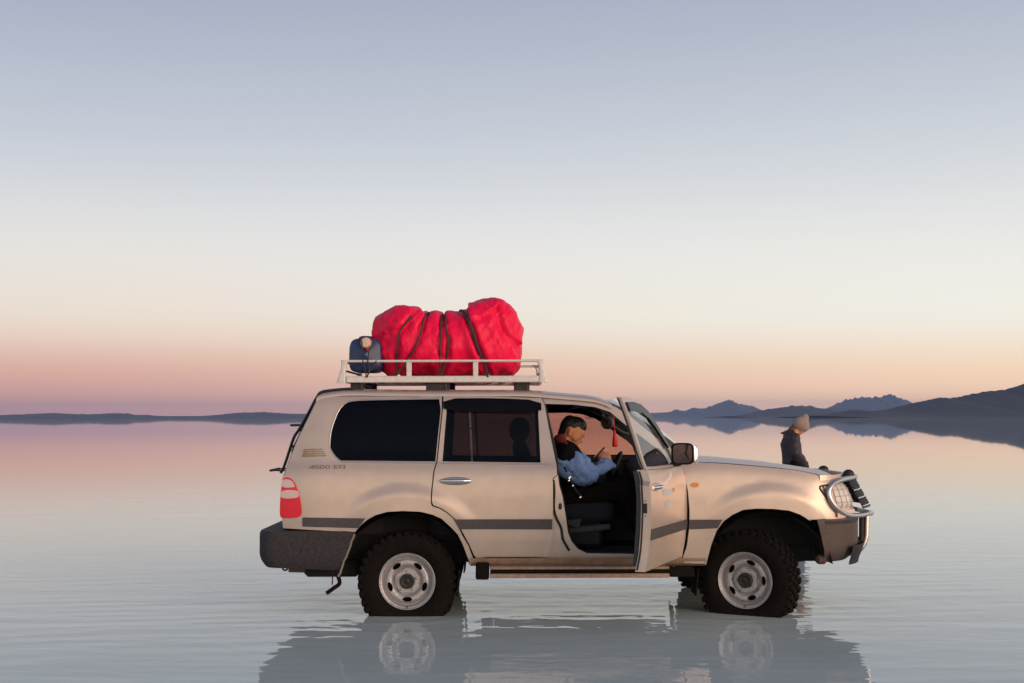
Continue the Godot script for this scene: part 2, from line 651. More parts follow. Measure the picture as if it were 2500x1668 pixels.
	mat("red_plastic", lin(0.45, 0.03, 0.03), 0.5)
	mat("skin", lin(0.60, 0.25, 0.12), 0.6)
	mat("hair", lin(0.008, 0.007, 0.007), 0.55)
	mat("brown_hair", lin(0.10, 0.045, 0.018), 0.6)
	m = mat("dark_cloth", lin(0.007, 0.007, 0.008), 0.95)
	m.metallic_specular = 0.15
	m = mat("denim", Color.WHITE, 0.9)
	mottle(m, noise_tex(0.03, 4, lin(0.10, 0.19, 0.42), lin(0.20, 0.33, 0.58), 16), 2.0)
	m = mat("trousers", lin(0.010, 0.008, 0.006), 0.95)
	m.metallic_specular = 0.15
	mat("red_hood", lin(0.13, 0.012, 0.010), 0.9)
	m = mat("puffer", Color.WHITE, 0.6)
	mottle(m, noise_tex(0.02, 3, lin(0.018, 0.014, 0.022), lin(0.035, 0.026, 0.036), 17), 2.0)
	m = mat("wool", Color.WHITE, 0.95)
	mottle(m, noise_tex(0.05, 3, lin(0.26, 0.19, 0.16), lin(0.38, 0.28, 0.24), 18), 3.0)
	mat("tassel_red", lin(0.60, 0.012, 0.016), 0.6)
	mat("screen_black", lin(0.01, 0.01, 0.012), 0.15)
	mat("print_brown", lin(0.22, 0.12, 0.095), 0.6)
	mat("sticker_blue", lin(0.44, 0.50, 0.53), 0.5)
	mat("sticker_white", lin(0.66, 0.60, 0.56), 0.5)
	mat("sticker_orange", lin(0.52, 0.25, 0.15), 0.5)
	# shallow milky water over pale salt
	m = mat("water", Color.WHITE, 0.018)
	mottle(m, noise_tex(0.008, 4, lin(0.50, 0.59, 0.55), lin(0.57, 0.66, 0.61), 19), 0.12)
	m.uv1_world_triplanar = true
	m.metallic_specular = 0.20
	m = mat("hill", Color.WHITE, 0.95)
	mottle(m, noise_tex(0.01, 5, lin(0.022, 0.022, 0.030), lin(0.036, 0.034, 0.042), 20), 0.0012)
	m.uv1_world_triplanar = true

# ---------- water ----------
var chop: FastNoiseLite
const TYRES := [Vector2(-0.872, 0.78), Vector2(-0.872, -0.78), Vector2(1.973, 0.78), Vector2(1.973, -0.78), Vector2(4.5, -9.0)]

func wave(x: float, z: float) -> float:
	var away := sqrt((x - 0.5) * (x - 0.5) + z * z)
	var calm := 1.0 / (1.0 + away * away / 260.0)
	if calm < 0.004: return 0.0
	var patch := 0.55 + 0.9 * chop.get_noise_2d(x * 0.5, z * 1.1)
	var h := 0.0
	# low swell, its crests nearly along the car, bent by noise
	var bend := chop.get_noise_2d(x * 0.16 + 40.0, z * 0.3) * 2.6
	h += 0.0007 * sin(z * 6.2 + x * 0.7 + bend) * patch
	h += 0.0006 * sin(z * 9.7 - x * 1.3 + bend * 1.7 + 1.0) * patch
	h += 0.00045 * sin(z * 17.0 + x * 1.9 + bend * 2.3 + 2.0) * (1.2 - patch)
	h += 0.0006 * chop.get_noise_2d(x * 1.1, z * 4.2)
	h += 0.0004 * chop.get_noise_2d(x * 4.0 + 9.0, z * 11.0)
	# rings that leave the tyres and the walker's boots
	for t in TYRES:
		var r := Vector2(x, z).distance_to(t)
		if r < 3.2:
			h += 0.0008 * sin(r * 30.0 + 3.0 * chop.get_noise_2d(x, z)) * exp(-r * 1.25) * smoothstep(0.1, 0.4, r)
			h += 0.0010 * sin(r * 13.0 + 1.0) * exp(-r * 0.8) * smoothstep(0.1, 0.5, r)
	return h * calm

func make_water() -> void:
	chop = FastNoiseLite.new()
	chop.seed = 4
	chop.noise_type = FastNoiseLite.TYPE_SIMPLEX_SMOOTH
	chop.frequency = 1.0
	chop.fractal_type = FastNoiseLite.FRACTAL_NONE
	var xs := PackedFloat32Array()
	var x := 0.0
	var st := 0.045
	var pos := PackedFloat32Array()
	while x < 70.0:
		pos.append(x)
		if x > 4.6: st *= 1.055
		x += st
	for q in [150.0, 400.0, 1500.0, 5000.0, 13000.0]: pos.append(q)
	for i in range(pos.size() - 1, 0, -1): xs.append(-pos[i])
	xs.append_array(pos)
	var zz := PackedFloat32Array()
	for q in [400.0, 120.0, 40.0, 18.0, 12.0, 9.0, 7.0, 6.0, 5.2]: zz.append(q)
	var z := 4.8
	st = 0.022
	while z > -90.0:
		zz.append(z)
		if z < -2.0: st *= 1.016
		z -= st
	for q in [-160.0, -400.0, -1200.0, -4000.0, -9000.0, -13500.0]: zz.append(q)
	var nx := xs.size()
	var nz := zz.size()
	var v := PackedVector3Array()
	var n := PackedVector3Array()
	v.resize(nx * nz)
	n.resize(nx * nz)
	for j in nz:
		for i in nx:
			v[j * nx + i] = Vector3(xs[i], wave(xs[i], zz[j]) if absf(xs[i]) < 75.0 and zz[j] > -95.0 and zz[j] < 19.0 else 0.0, zz[j])
	for j in nz:
		for i in nx:
			var a := v[j * nx + maxi(i - 1, 0)]
			var b := v[j * nx + mini(i + 1, nx - 1)]
			var c := v[maxi(j - 1, 0) * nx + i]
			var d := v[mini(j + 1, nz - 1) * nx + i]
			n[j * nx + i] = Vector3(-(b.y - a.y) / (b.x - a.x), 1.0, (d.y - c.y) / (c.z - d.z)).normalized()
	var idx := PackedInt32Array()
	for j in nz - 1:
		for i in nx - 1:
			var a := j * nx + i
			var c := a + nx
			idx.append_array([a, c, a + 1, a + 1, c, c + 1])
	var arr := []
	arr.resize(Mesh.ARRAY_MAX)
	arr[Mesh.ARRAY_VERTEX] = v
	arr[Mesh.ARRAY_NORMAL] = n
	arr[Mesh.ARRAY_INDEX] = idx
	var mesh := ArrayMesh.new()
	mesh.add_surface_from_arrays(Mesh.PRIMITIVE_TRIANGLES, arr)
	var o := part("water", mesh, M.water, self, "shallow mirror-like water covering the pale salt flat")
	o.set_meta("kind", "structure")

# ---------- hills ----------
func hill(called: String, label: String, px: Array, dist: float, deep: float, rough: float, seed_no: int, look_of: Material) -> void:
	# a range whose skyline runs through those pixels when it stands `dist` metres off
	var f := FastNoiseLite.new()
	f.seed = seed_no
	f.frequency = 1.0
	f.fractal_octaves = 4
	var crest := []
	for i in range(0, px.size(), 2):
		crest.append(P(px[i], px[i + 1], -dist))
	crest = spline(crest, 14)
	var rows := []
	for s in 23:
		var t := s / 22.0
		var u := t * 2.0                        # 0 front foot, 1 crest, 2 back foot
		var row := []
		for q in crest:
			var prof := pow(clampf(1.0 - absf(u - 1.0), 0.0, 1.0), 1.15)
			var away: float = dist + deep * (u - 1.0)
			var hh: float = maxf(q.y, 0.0) * prof
			var nz: float = f.get_noise_2d(q.x / (deep * 0.45), away / (deep * 0.45)) * 0.5 + f.get_noise_2d(q.x / (deep * 0.10) + 7.0, away / (deep * 0.10)) * 0.16
			hh *= 1.0 - rough * absf(nz) * 1.6 * smoothstep(0.0, 0.25, absf(u - 1.0))
			if absf(u - 1.0) < 0.04: hh *= 1.0 + (0.16 if rough > 0.2 else 0.05) * f.get_noise_1d(q.x / (deep * 0.03))
			var k: float = away / dist
			row.append(Vector3(q.x, hh - 0.15 if prof <= 0.0 else hh, -away))
		rows.append(row)
	var mb := Build.new()
	mb.grid(rows)
	var o := part(called, mb, look_of, self, label)
	o.set_meta("kind", "structure")

func make_hills() -> void:
	hill("hills", "low blue-grey line of hills on the far shore behind the car's tail", [-260, 1013, -160, 1011, -80, 1014, 0, 1014, 61, 1011.5, 129, 1009, 177, 1010.5, 225, 1011.5, 265, 1009.5, 306, 1009.7, 327, 1013, 357, 1013.2, 391, 1015.8, 449, 1016, 494, 1015.6, 531, 1012.8, 579, 1008.7, 640, 1006.6, 698, 1009.4, 742, 1011, 800, 1013, 880, 1015, 960, 1017, 1040, 1018.5], 5500.0, 700.0, 0.35, 31, M.hill)
	hill("hills_001", "pale blue range with a single pointed peak across the water", [1440, 1017, 1500, 1012, 1580, 1009, 1603, 1008, 1635, 1006, 1650, 1000.5, 1674, 1003, 1690, 996.5, 1709, 998, 1737, 992, 1760, 982.6, 1782, 977, 1803, 986, 1831, 989.7, 1846, 996, 1862, 1002, 1890, 1007, 1930, 1012, 1960, 1016], 9500.0, 1000.0, 0.3, 32, M.hill)
	hill("hills_002", "low rounded grey-blue hill between the two pale ranges", [1780, 1016, 1822, 1011, 1854, 1003.5, 1885, 998, 1917, 993.5, 1952, 991, 1987, 993.5, 2018, 999, 2050, 1003, 2090, 1008, 2130, 1013], 4600.0, 600.0, 0.25, 33, M.hill)
	hill("hills_003", "pale blue range with a broad jagged crest beside the dark slope", [1960, 1014, 1990, 1006, 2018, 997, 2042, 986.6, 2065, 977.5, 2089, 973, 2116, 968.5, 2128, 972, 2140, 967.5, 2155, 970, 2173, 964.5, 2191, 971, 2214, 979, 2230, 985, 2260, 993, 2300, 1002, 2340, 1010], 9000.0, 900.0, 0.3, 34, M.hill)
	hill("hills_004", "dark violet-blue mountain slope rising beyond the far shore", [1990, 1015, 2042, 1009, 2085, 1000.5, 2128, 1003, 2167, 999.5, 2206, 990, 2246, 980.5, 2296, 971, 2324, 972, 2363, 964.5, 2414, 955, 2441, 954, 2473, 945.5, 2500, 937, 2540, 925, 2590, 918, 2650, 924, 2720, 940, 2800, 960, 2900, 990], 2400.0, 420.0, 0.18, 35, M.hill)

# ---------- the car ----------
const QUARTER := [783, 968, 1079, 968, 1078, 1002, 1065, 1127, 1058, 1150, 1053, 1193, 1051, 1226, 1054, 1236, 1074, 1243, 1089, 1252, 1107, 1267, 1119, 1288, 1129, 1309, 1144, 1334, 1154, 1362, 1150, 1377, 1147, 1376, 1140, 1357, 1129, 1328, 1118, 1306, 1102, 1289, 1078, 1267, 1056, 1257, 1027, 1250, 985, 1248, 945, 1250, 917, 1258, 897, 1269, 881, 1282, 866, 1300, 777, 1295, 691, 1290, 689, 1268, 684, 1244, 686, 1206, 690, 1172, 700, 1145, 709, 1119, 727, 1073, 742, 1043, 760, 1007, 777, 971]
const QUARTER_WINDOW := [830, 1125, 818, 1114, 806, 1095, 805, 1079, 808, 1053, 816, 1027, 826, 1004, 839, 988, 857, 980, 895, 977, 997, 975, 1072, 974, 1076, 1002, 1063, 1127]
const REAR_DOOR := [1083, 968, 1200, 968, 1322, 972, 1329, 986, 1340, 1045, 1351, 1099, 1359, 1138, 1360, 1160, 1349, 1168, 1350, 1176, 1350, 1294, 1348, 1323, 1341, 1357, 1333, 1362, 1163, 1362, 1157, 1356, 1147, 1332, 1132, 1305, 1122, 1286, 1110, 1266, 1091, 1250, 1075, 1240, 1058, 1234, 1054, 1225, 1056, 1193, 1061, 1150, 1068, 1127, 1081, 1002]
const REAR_WINDOW := [1090, 980, 1200, 978, 1316, 982, 1314, 1008, 1320, 1130, 1080, 1127, 1090, 1005]
const FRONT_LOW := [1363, 1137, 1460, 1139, 1560, 1139, 1657, 1138, 1668, 1163, 1676, 1200, 1680, 1246, 1679, 1292, 1673, 1335, 1664, 1360, 1345, 1361, 1351, 1326, 1353, 1294, 1353, 1172, 1362, 1162]
const FRONT_FRAME := [1363, 1136, 1354, 1099, 1344, 1045, 1333, 990, 1330, 975, 1400, 976, 1455, 982, 1498, 996, 1532, 1019, 1572, 1053, 1612, 1088, 1656, 1133, 1650, 1137, 1560, 1138, 1460, 1138]
const FRONT_WINDOW := [1374, 1130, 1366, 1094, 1357, 1045, 1347, 992, 1400, 991, 1450, 996, 1490, 1010, 1524, 1034, 1560, 1066, 1600, 1103, 1614, 1131, 1560, 1132, 1460, 1132]
const FENDER := [1661, 1137, 1672, 1132, 1700, 1129, 1764, 1132, 1848, 1139, 1932, 1147, 1962, 1152, 1988, 1158, 2010, 1165, 2026, 1172, 2030, 1182, 2003, 1186, 2002, 1194, 2022, 1222, 2040, 1262, 2035, 1266, 1984, 1268, 1977, 1271, 1955, 1257, 1927, 1247, 1890, 1243, 1848, 1242, 1815, 1245, 1789, 1257, 1767, 1273, 1750, 1296, 1737, 1330, 1729, 1360, 1724, 1380, 1719, 1377, 1668, 1375, 1668, 1360, 1677, 1335, 1683, 1292, 1684, 1246, 1680, 1200, 1672, 1163]
const OPENING := [1363, 1185, 1373, 1215, 1381, 1264, 1386, 1301, 1395, 1323, 1410, 1341, 1432, 1352, 1560, 1354, 1640, 1352, 1652, 1330, 1660, 1246, 1656, 1170, 1640, 1128, 1600, 1088, 1526, 1032, 1490, 1004, 1453, 992, 1401, 986, 1336, 984, 1330, 990, 1346, 1062, 1356, 1111, 1361, 1151]

func glass_z(x: float, y: float) -> float:
	return zs(x, y) - 0.014

func lining_z(x: float, y: float) -> float:
	return half(y) - 0.075

func flat_z(_x: float, _y: float) -> float:
	return 0.0

func nose_point(y: float, ang: float, grow: float) -> Vector3:
	# the rounded nose in plan: ang 0 at the flank, 90 degrees at the middle
	var lean := 0.60 - 0.12 * smoothstep(0.78, 1.14, y) - 0.05 * smoothstep(0.55, 0.40, y)
	var w := half(minf(y + 0.05, 1.1)) - 0.004
	return Vector3(NOSE_X + (lean + grow) * pow(sin(ang), 2.0 / NOSE_N), y, (w + grow) * pow(maxf(cos(ang), 0.0), 2.0 / NOSE_N))

func nose_patch(mb: Build, y0: float, y1: float, a0: float, a1: float, grow: float, both := true) -> void:
	var rows := []
	for i in 9:
		var y := lerpf(y0, y1, i / 8.0)
		var row := []
		for j in 25:
			var p := nose_point(y, lerpf(a0, a1, j / 24.0), grow)
			row.append(p)
		rows.append(row)
	mb.grid(rows)
	if both:
		for r in rows:
			for j in r.size(): r[j] = Vector3(r[j].x, r[j].y, -r[j].z)
		mb.grid(rows)

func make_car() -> void:
	car = thing("off_road_vehicle", "dusty champagne off-road wagon parked in the shallow water with its front door open", "car")
	var both := [1.0, -1.0]
	# flanks
	for s in both:
		side = s
		var far: bool = s < 0.0
		var o: Node3D
		var q := Build.new()
		sheet(q, outline(QUARTER), [outline(QUARTER_WINDOW)], body, 0.0, 0.03, 0.028)
		o = part("quarter_panel", q, M.paint, car)
		q = Build.new()
		sheet(q, outline(QUARTER_WINDOW), [], glass_z, 0.0, 0.0, 0.08, 0.0)
		part("window_glass", q, M.dark_glass, o)
		if not far:
			var edge := []
			for i in range(0, QUARTER_WINDOW.size() - 4, 2):
				var w := S(QUARTER_WINDOW[i], QUARTER_WINDOW[i + 1])
				edge.append(w + Vector3(0, 0, -0.001))
			q = Build.new()
			q.tube(spline(edge, 4), 0.006, 6)
			part("window_seal", q, M.brushed, o)
		q = Build.new()
		sheet(q, outline([738, 1266, 740, 1263.5, 892, 1266, 886, 1274, 874, 1290, 740, 1286, 738, 1284]), [], body, 0.009, 0.012)
		part("side_moulding", q, M.moulding, o)
		# the vent behind the window, its louvres each a slat
		q = Build.new()
		sheet(q, rounded(outline([735, 1119, 741, 1094, 789, 1094, 808, 1120]), 2), [], body, 0.004, 0.006)
		var vent := part("air_vent", q, M.paint, o)
		for k in 4:
			var yy: float = 1097.5 + k * 5.2
			q = Build.new()
			var tl := S(742 - k * 1.0, yy)
			var tr := S(788 + k * 3.0, yy)
			var mid := (tl + tr) / 2.0
			q.box(Vector3(mid.x, mid.y, (zs(mid.x, mid.y) + 0.006) * s), Vector3(tr.x - tl.x, 0.011, 0.010), Basis(Vector3.RIGHT, 0.35 * s), 0.003)
			part("slat", q, M.dusty_paint, vent)
		# tail lamp
		q = Build.new()
		sheet(q, rounded(outline([690, 1170, 699, 1164, 714, 1170, 724, 1188, 733, 1216, 737, 1244, 735, 1264, 691, 1266, 684, 1262, 683, 1244, 686, 1206]), 2), [], body, 0.016, 0.035)
		var lamp := part("tail_light", q, M.red_lens, car, "red tail lamp with two pale lens bands")
		for band in [[688, 1170, 712, 1171, 721, 1187, 718, 1190, 687, 1191], [685, 1197, 725, 1196, 731, 1206, 729, 1216, 684, 1218]]:
			q = Build.new()
			sheet(q, rounded(outline(band), 2), [], body, 0.021, 0.006)
			part("pale_lens", q, M.pale_lens, lamp)
		# rear door
		q = Build.new()
		sheet(q, outline(REAR_DOOR), [outline(REAR_WINDOW)], body, 0.0, 0.03, 0.028)
		o = part("rear_door", q, M.paint, car)
		q = Build.new()
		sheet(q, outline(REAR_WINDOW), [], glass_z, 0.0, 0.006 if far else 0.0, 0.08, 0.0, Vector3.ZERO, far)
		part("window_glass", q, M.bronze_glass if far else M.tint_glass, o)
		q = Build.new()
		sheet(q, outline([1144, 980, 1148, 980, 1155, 1129, 1150, 1129]), [], glass_z, 0.004, 0.012)
		part("window_bar", q, M.trim_light, o)
		q = Build.new()
		var a := S(1070, 1130.5)
		var b := S(1341, 1133.5)
		q.tube([Vector3(a.x, a.y, (a.z + 0.001) * s), Vector3(b.x, b.y, (b.z + 0.001) * s)], 0.0055, 6)
		part("belt_strip", q, M.brushed, o)
		q = Build.new()
		var bx := S(832, 1128.0)
		var by := S(1064, 1130.0)
		q.tube([Vector3(bx.x, bx.y, (bx.z + 0.001) * s), Vector3(by.x, by.y, (by.z + 0.001) * s)], 0.0055, 6)
		part("belt_strip", q, M.brushed, o)
		q = Build.new()
		sheet(q, rounded(outline([1082, 973, 1200, 972, 1321, 977, 1322, 1009, 1200, 1006, 1083, 1005]), 1), [], body, 0.018, 0.022)
		part("wind_deflector", q, M.smoked, o)
		q = Build.new()
		sheet(q, outline([1108, 1268.5, 1348, 1268, 1348, 1293, 1122, 1292.5]), [], body, 0.009, 0.012)
		part("side_moulding", q, M.moulding, o)
		handle(o, S(1112.5, 1175), 0.132)
		# fender
		q = Build.new()
		sheet(q, outline(FENDER), [], body, 0.0, 0.03, 0.028)
		o = part("front_fender", q, M.paint, car)
		q = Build.new()
		sheet(q, outline([1684, 1269, 1764, 1269, 1752, 1290, 1684, 1293]), [], body, 0.009, 0.012)
		part("side_moulding", q, M.moulding, o)
		q = Build.new()
		sheet(q, rounded(outline([1686, 1179, 1706, 1178, 1706, 1190, 1687, 1190]), 2), [], body, 0.012, 0.012)
		part("side_marker", q, M.amber_lens, o)
		var ring := nose_point(1.12, 0.25, 0.0)
		# wheel housings
		for w in 2:
			var c: Vector2 = ARCH[w]
			q = Build.new()
			var rows := []
			for zi in [0.0, 1.0]:
				var row := []
				for k in 25:
					var ang := lerpf(0.16, PI - 0.16, k / 24.0)
					row.append(Vector3(c.x + cos(ang) * 0.535, c.y + sin(ang) * 0.50 - 0.0, (0.925 if zi == 0.0 else 0.50) * s))
				rows.append(row)
			q.grid(rows)
			for k in 24:
				q.flat(Vector3(c.x, c.y, 0.50 * s), rows[1][k], rows[1][k + 1], Vector3(0, 0, s))
			part("wheel_housing", q, M.under, car)
		# sill and running board
		q = Build.new()
		rows_of(q, [[1146, 1363, 0.005], [1146, 1374, -0.002], [1148, 1383, -0.03], [1148, 1386, -0.12]], [[1722, 1363, 0.005], [1722, 1374, -0.002], [1722, 1381, -0.03], [1722, 1386, -0.12]], s)
		part("sill", q, M.dusty_paint, car)
		q = Build.new()
		var l0 := P(1196, 1386, 0.99)
		var l1 := P(1632, 1384, 0.99)
		var len := l1.x - l0.x
		var ym := (l0.y + l1.y) / 2.0
		q.box(Vector3((l0.x + l1.x) / 2, ym, 0.985 * s), Vector3(len, 0.022, 0.15), Basis(), 0.006)
		var step := part("running_board", q, M.dusty_paint, car)
		q = Build.new()
		q.box(Vector3((l0.x + l1.x) / 2, ym - 0.026, 0.98 * s), Vector3(len * 0.995, 0.03, 0.13), Basis(), 0.006)
		part("rubber_edge", q, M.rubber, step)
		q = Build.new()
		q.box(Vector3((l0.x + l1.x) / 2, ym - 0.062, 0.985 * s), Vector3(len, 0.034, 0.15), Basis(), 0.006)
		part("lower_rail", q, M.dusty_paint, step)
		for e in [[1178, 1394, 0.11, 0.13], [1660, 1396, 0.22, 0.075]]:
			q = Build.new()
			var w := P(e[0], e[1], 0.97)
			q.box(Vector3(w.x, w.y, 0.97 * s), Vector3(e[2], e[3], 0.14), Basis(Vector3.BACK, -0.02), 0.012)
			part("step_bracket", q, M.rubber, step)
		for xx in [-0.15, 0.45, 1.05]:
			q = Build.new()
			q.tube([Vector3(xx, ym - 0.07, 0.95 * s), Vector3(xx, ym + 0.02, 0.6 * s)], 0.018, 6)
			part("support_arm", q, M.under, step)
		# the door opening
		q = Build.new()
		sheet(q, outline([1351, 1170, 1362, 1160, 1366, 1187, 1374, 1215, 1382, 1264, 1387, 1301, 1396, 1323, 1411, 1341, 1433, 1352, 1560, 1354, 1670, 1354, 1670, 1365, 1335, 1365, 1346, 1330, 1351, 1294]), [], body, -0.022, 0.06)
		o = part("center_pillar", q, M.paint, car)
		if not far:
			q = Build.new()
			var st := S(1368, 1237)
			q.lathe([Vector2(0.004, 0.012), Vector2(0.016, 0.012), Vector2(0.018, 0.006), Vector2(0.018, -0.01)], st + Vector3(0, 0, -0.02), Basis(Vector3.RIGHT, 0).scaled(Vector3(0.8, 1.5, 1)), 14)
			part("door_striker", q, M.black, o)
			q = Build.new()
			q.tube(spline([S(1351, 1172) + Vector3(0, 0, -0.012), S(1353, 1200) + Vector3(0, 0, -0.014), S(1352, 1240) + Vector3(0, 0, -0.014), S(1358, 1265) + Vector3(0, 0, -0.016), S(1370, 1290) + Vector3(0, 0, -0.018), S(1375, 1318) + Vector3(0, 0, -0.018), S(1390, 1345) + Vector3(0, 0, -0.018)], 6), 0.011, 8)
			part("door_seal", q, M.seal, o)
		q = Build.new()
		sheet(q, outline([1324, 972, 1400, 973, 1456, 979, 1502, 993, 1542, 1019, 1602, 1068, 1664, 1122, 1668, 1136, 1650, 1136, 1600, 1092, 1526, 1036, 1490, 1006, 1453, 994, 1401, 988, 1331, 986]), [], body, -0.02, 0.05)
		part("roof_pillar", q, M.paint, car)
		var lip := []
		for i in range(0, OPENING.size(), 2):
			var w := S(OPENING[i], OPENING[i + 1])
			lip.append(Vector3(w.x, w.y, (w.z - 0.045) * s))
		q = Build.new()
		lip.append(lip[0])
		q.tube(spline(lip, 3), 0.016, 8)
		part("opening_seal", q, M.seal, car)
		# lining of the cabin
		q = Build.new()
		var hole_rear := outline(REAR_WINDOW)
		var holes := [outline(QUARTER_WINDOW), hole_rear]
		if far: holes.append(outline([1372, 1125, 1347, 994, 1400, 993, 1450, 999, 1488, 1012, 1520, 1036, 1556, 1068, 1590, 1100, 1600, 1125]))
		else: holes.append(outline(OPENING))
		sheet(q, outline([800, 962, 1079, 960, 1250, 960, 1400, 967, 1470, 975, 1540, 1014, 1660, 1116, 1664, 1200, 1664, 1361, 1160, 1361, 1110, 1270, 1040, 1245, 920, 1250, 860, 1290, 700, 1288, 706, 1150, 760, 1010]), holes, lining_z, 0.0, 0.015, 0.07)
		part("cabin_lining", q, M.trim, car)
		make_front_door(far)
	side = 1.0
	make_roof()
	make_nose()
	make_tail()
	make_cabin()
	make_under()

func rows_of(mb: Build, a: Array, b: Array, s: float) -> void:
	# a skin along the sill between two stacks of pixels, each with its distance from the body side
	var rows := []
	for k in a.size():
		var row := []
		for j in 25:
			var t := j / 24.0
			var p := S(lerpf(a[k][0], b[k][0], t), lerpf(a[k][1], b[k][1], t))
			row.append(Vector3(p.x, p.y, (minf(p.z, 0.945) + a[k][2]) * s))
		rows.append(row)
	mb.grid(rows)

func handle(o: Node3D, at: Vector3, length: float) -> void:
	var s := side
	var q := Build.new()
	# a recessed oval cup with a grip across it
	q.ball(Vector3(at.x, at.y, (at.z + 0.002) * s), Vector3(length, 0.034, 0.015), Basis(), 20)
	var cup := part("door_handle", q, M.brushed, o)
	q = Build.new()
	var row := []
	for k in 13:
		var t := k / 12.0 * 2.0 - 1.0
		row.append(Vector3(at.x + t * length * 0.92, at.y + 0.004, (at.z + 0.012 + 0.024 * (1.0 - t * t)) * s))
	q.tube(row, 0.0145, 10)
	part("grip", q, M.chrome, cup)

const DOOR_OPEN := 68.0
var hinge := Vector3.ZERO
var door: Node3D

func D(px: float, py: float, z: float) -> Vector3:
	# a pixel at depth z, in the open door's own axes
	return Basis(Vector3.UP, -deg_to_rad(DOOR_OPEN)) * (P(px, py, z) - hinge)

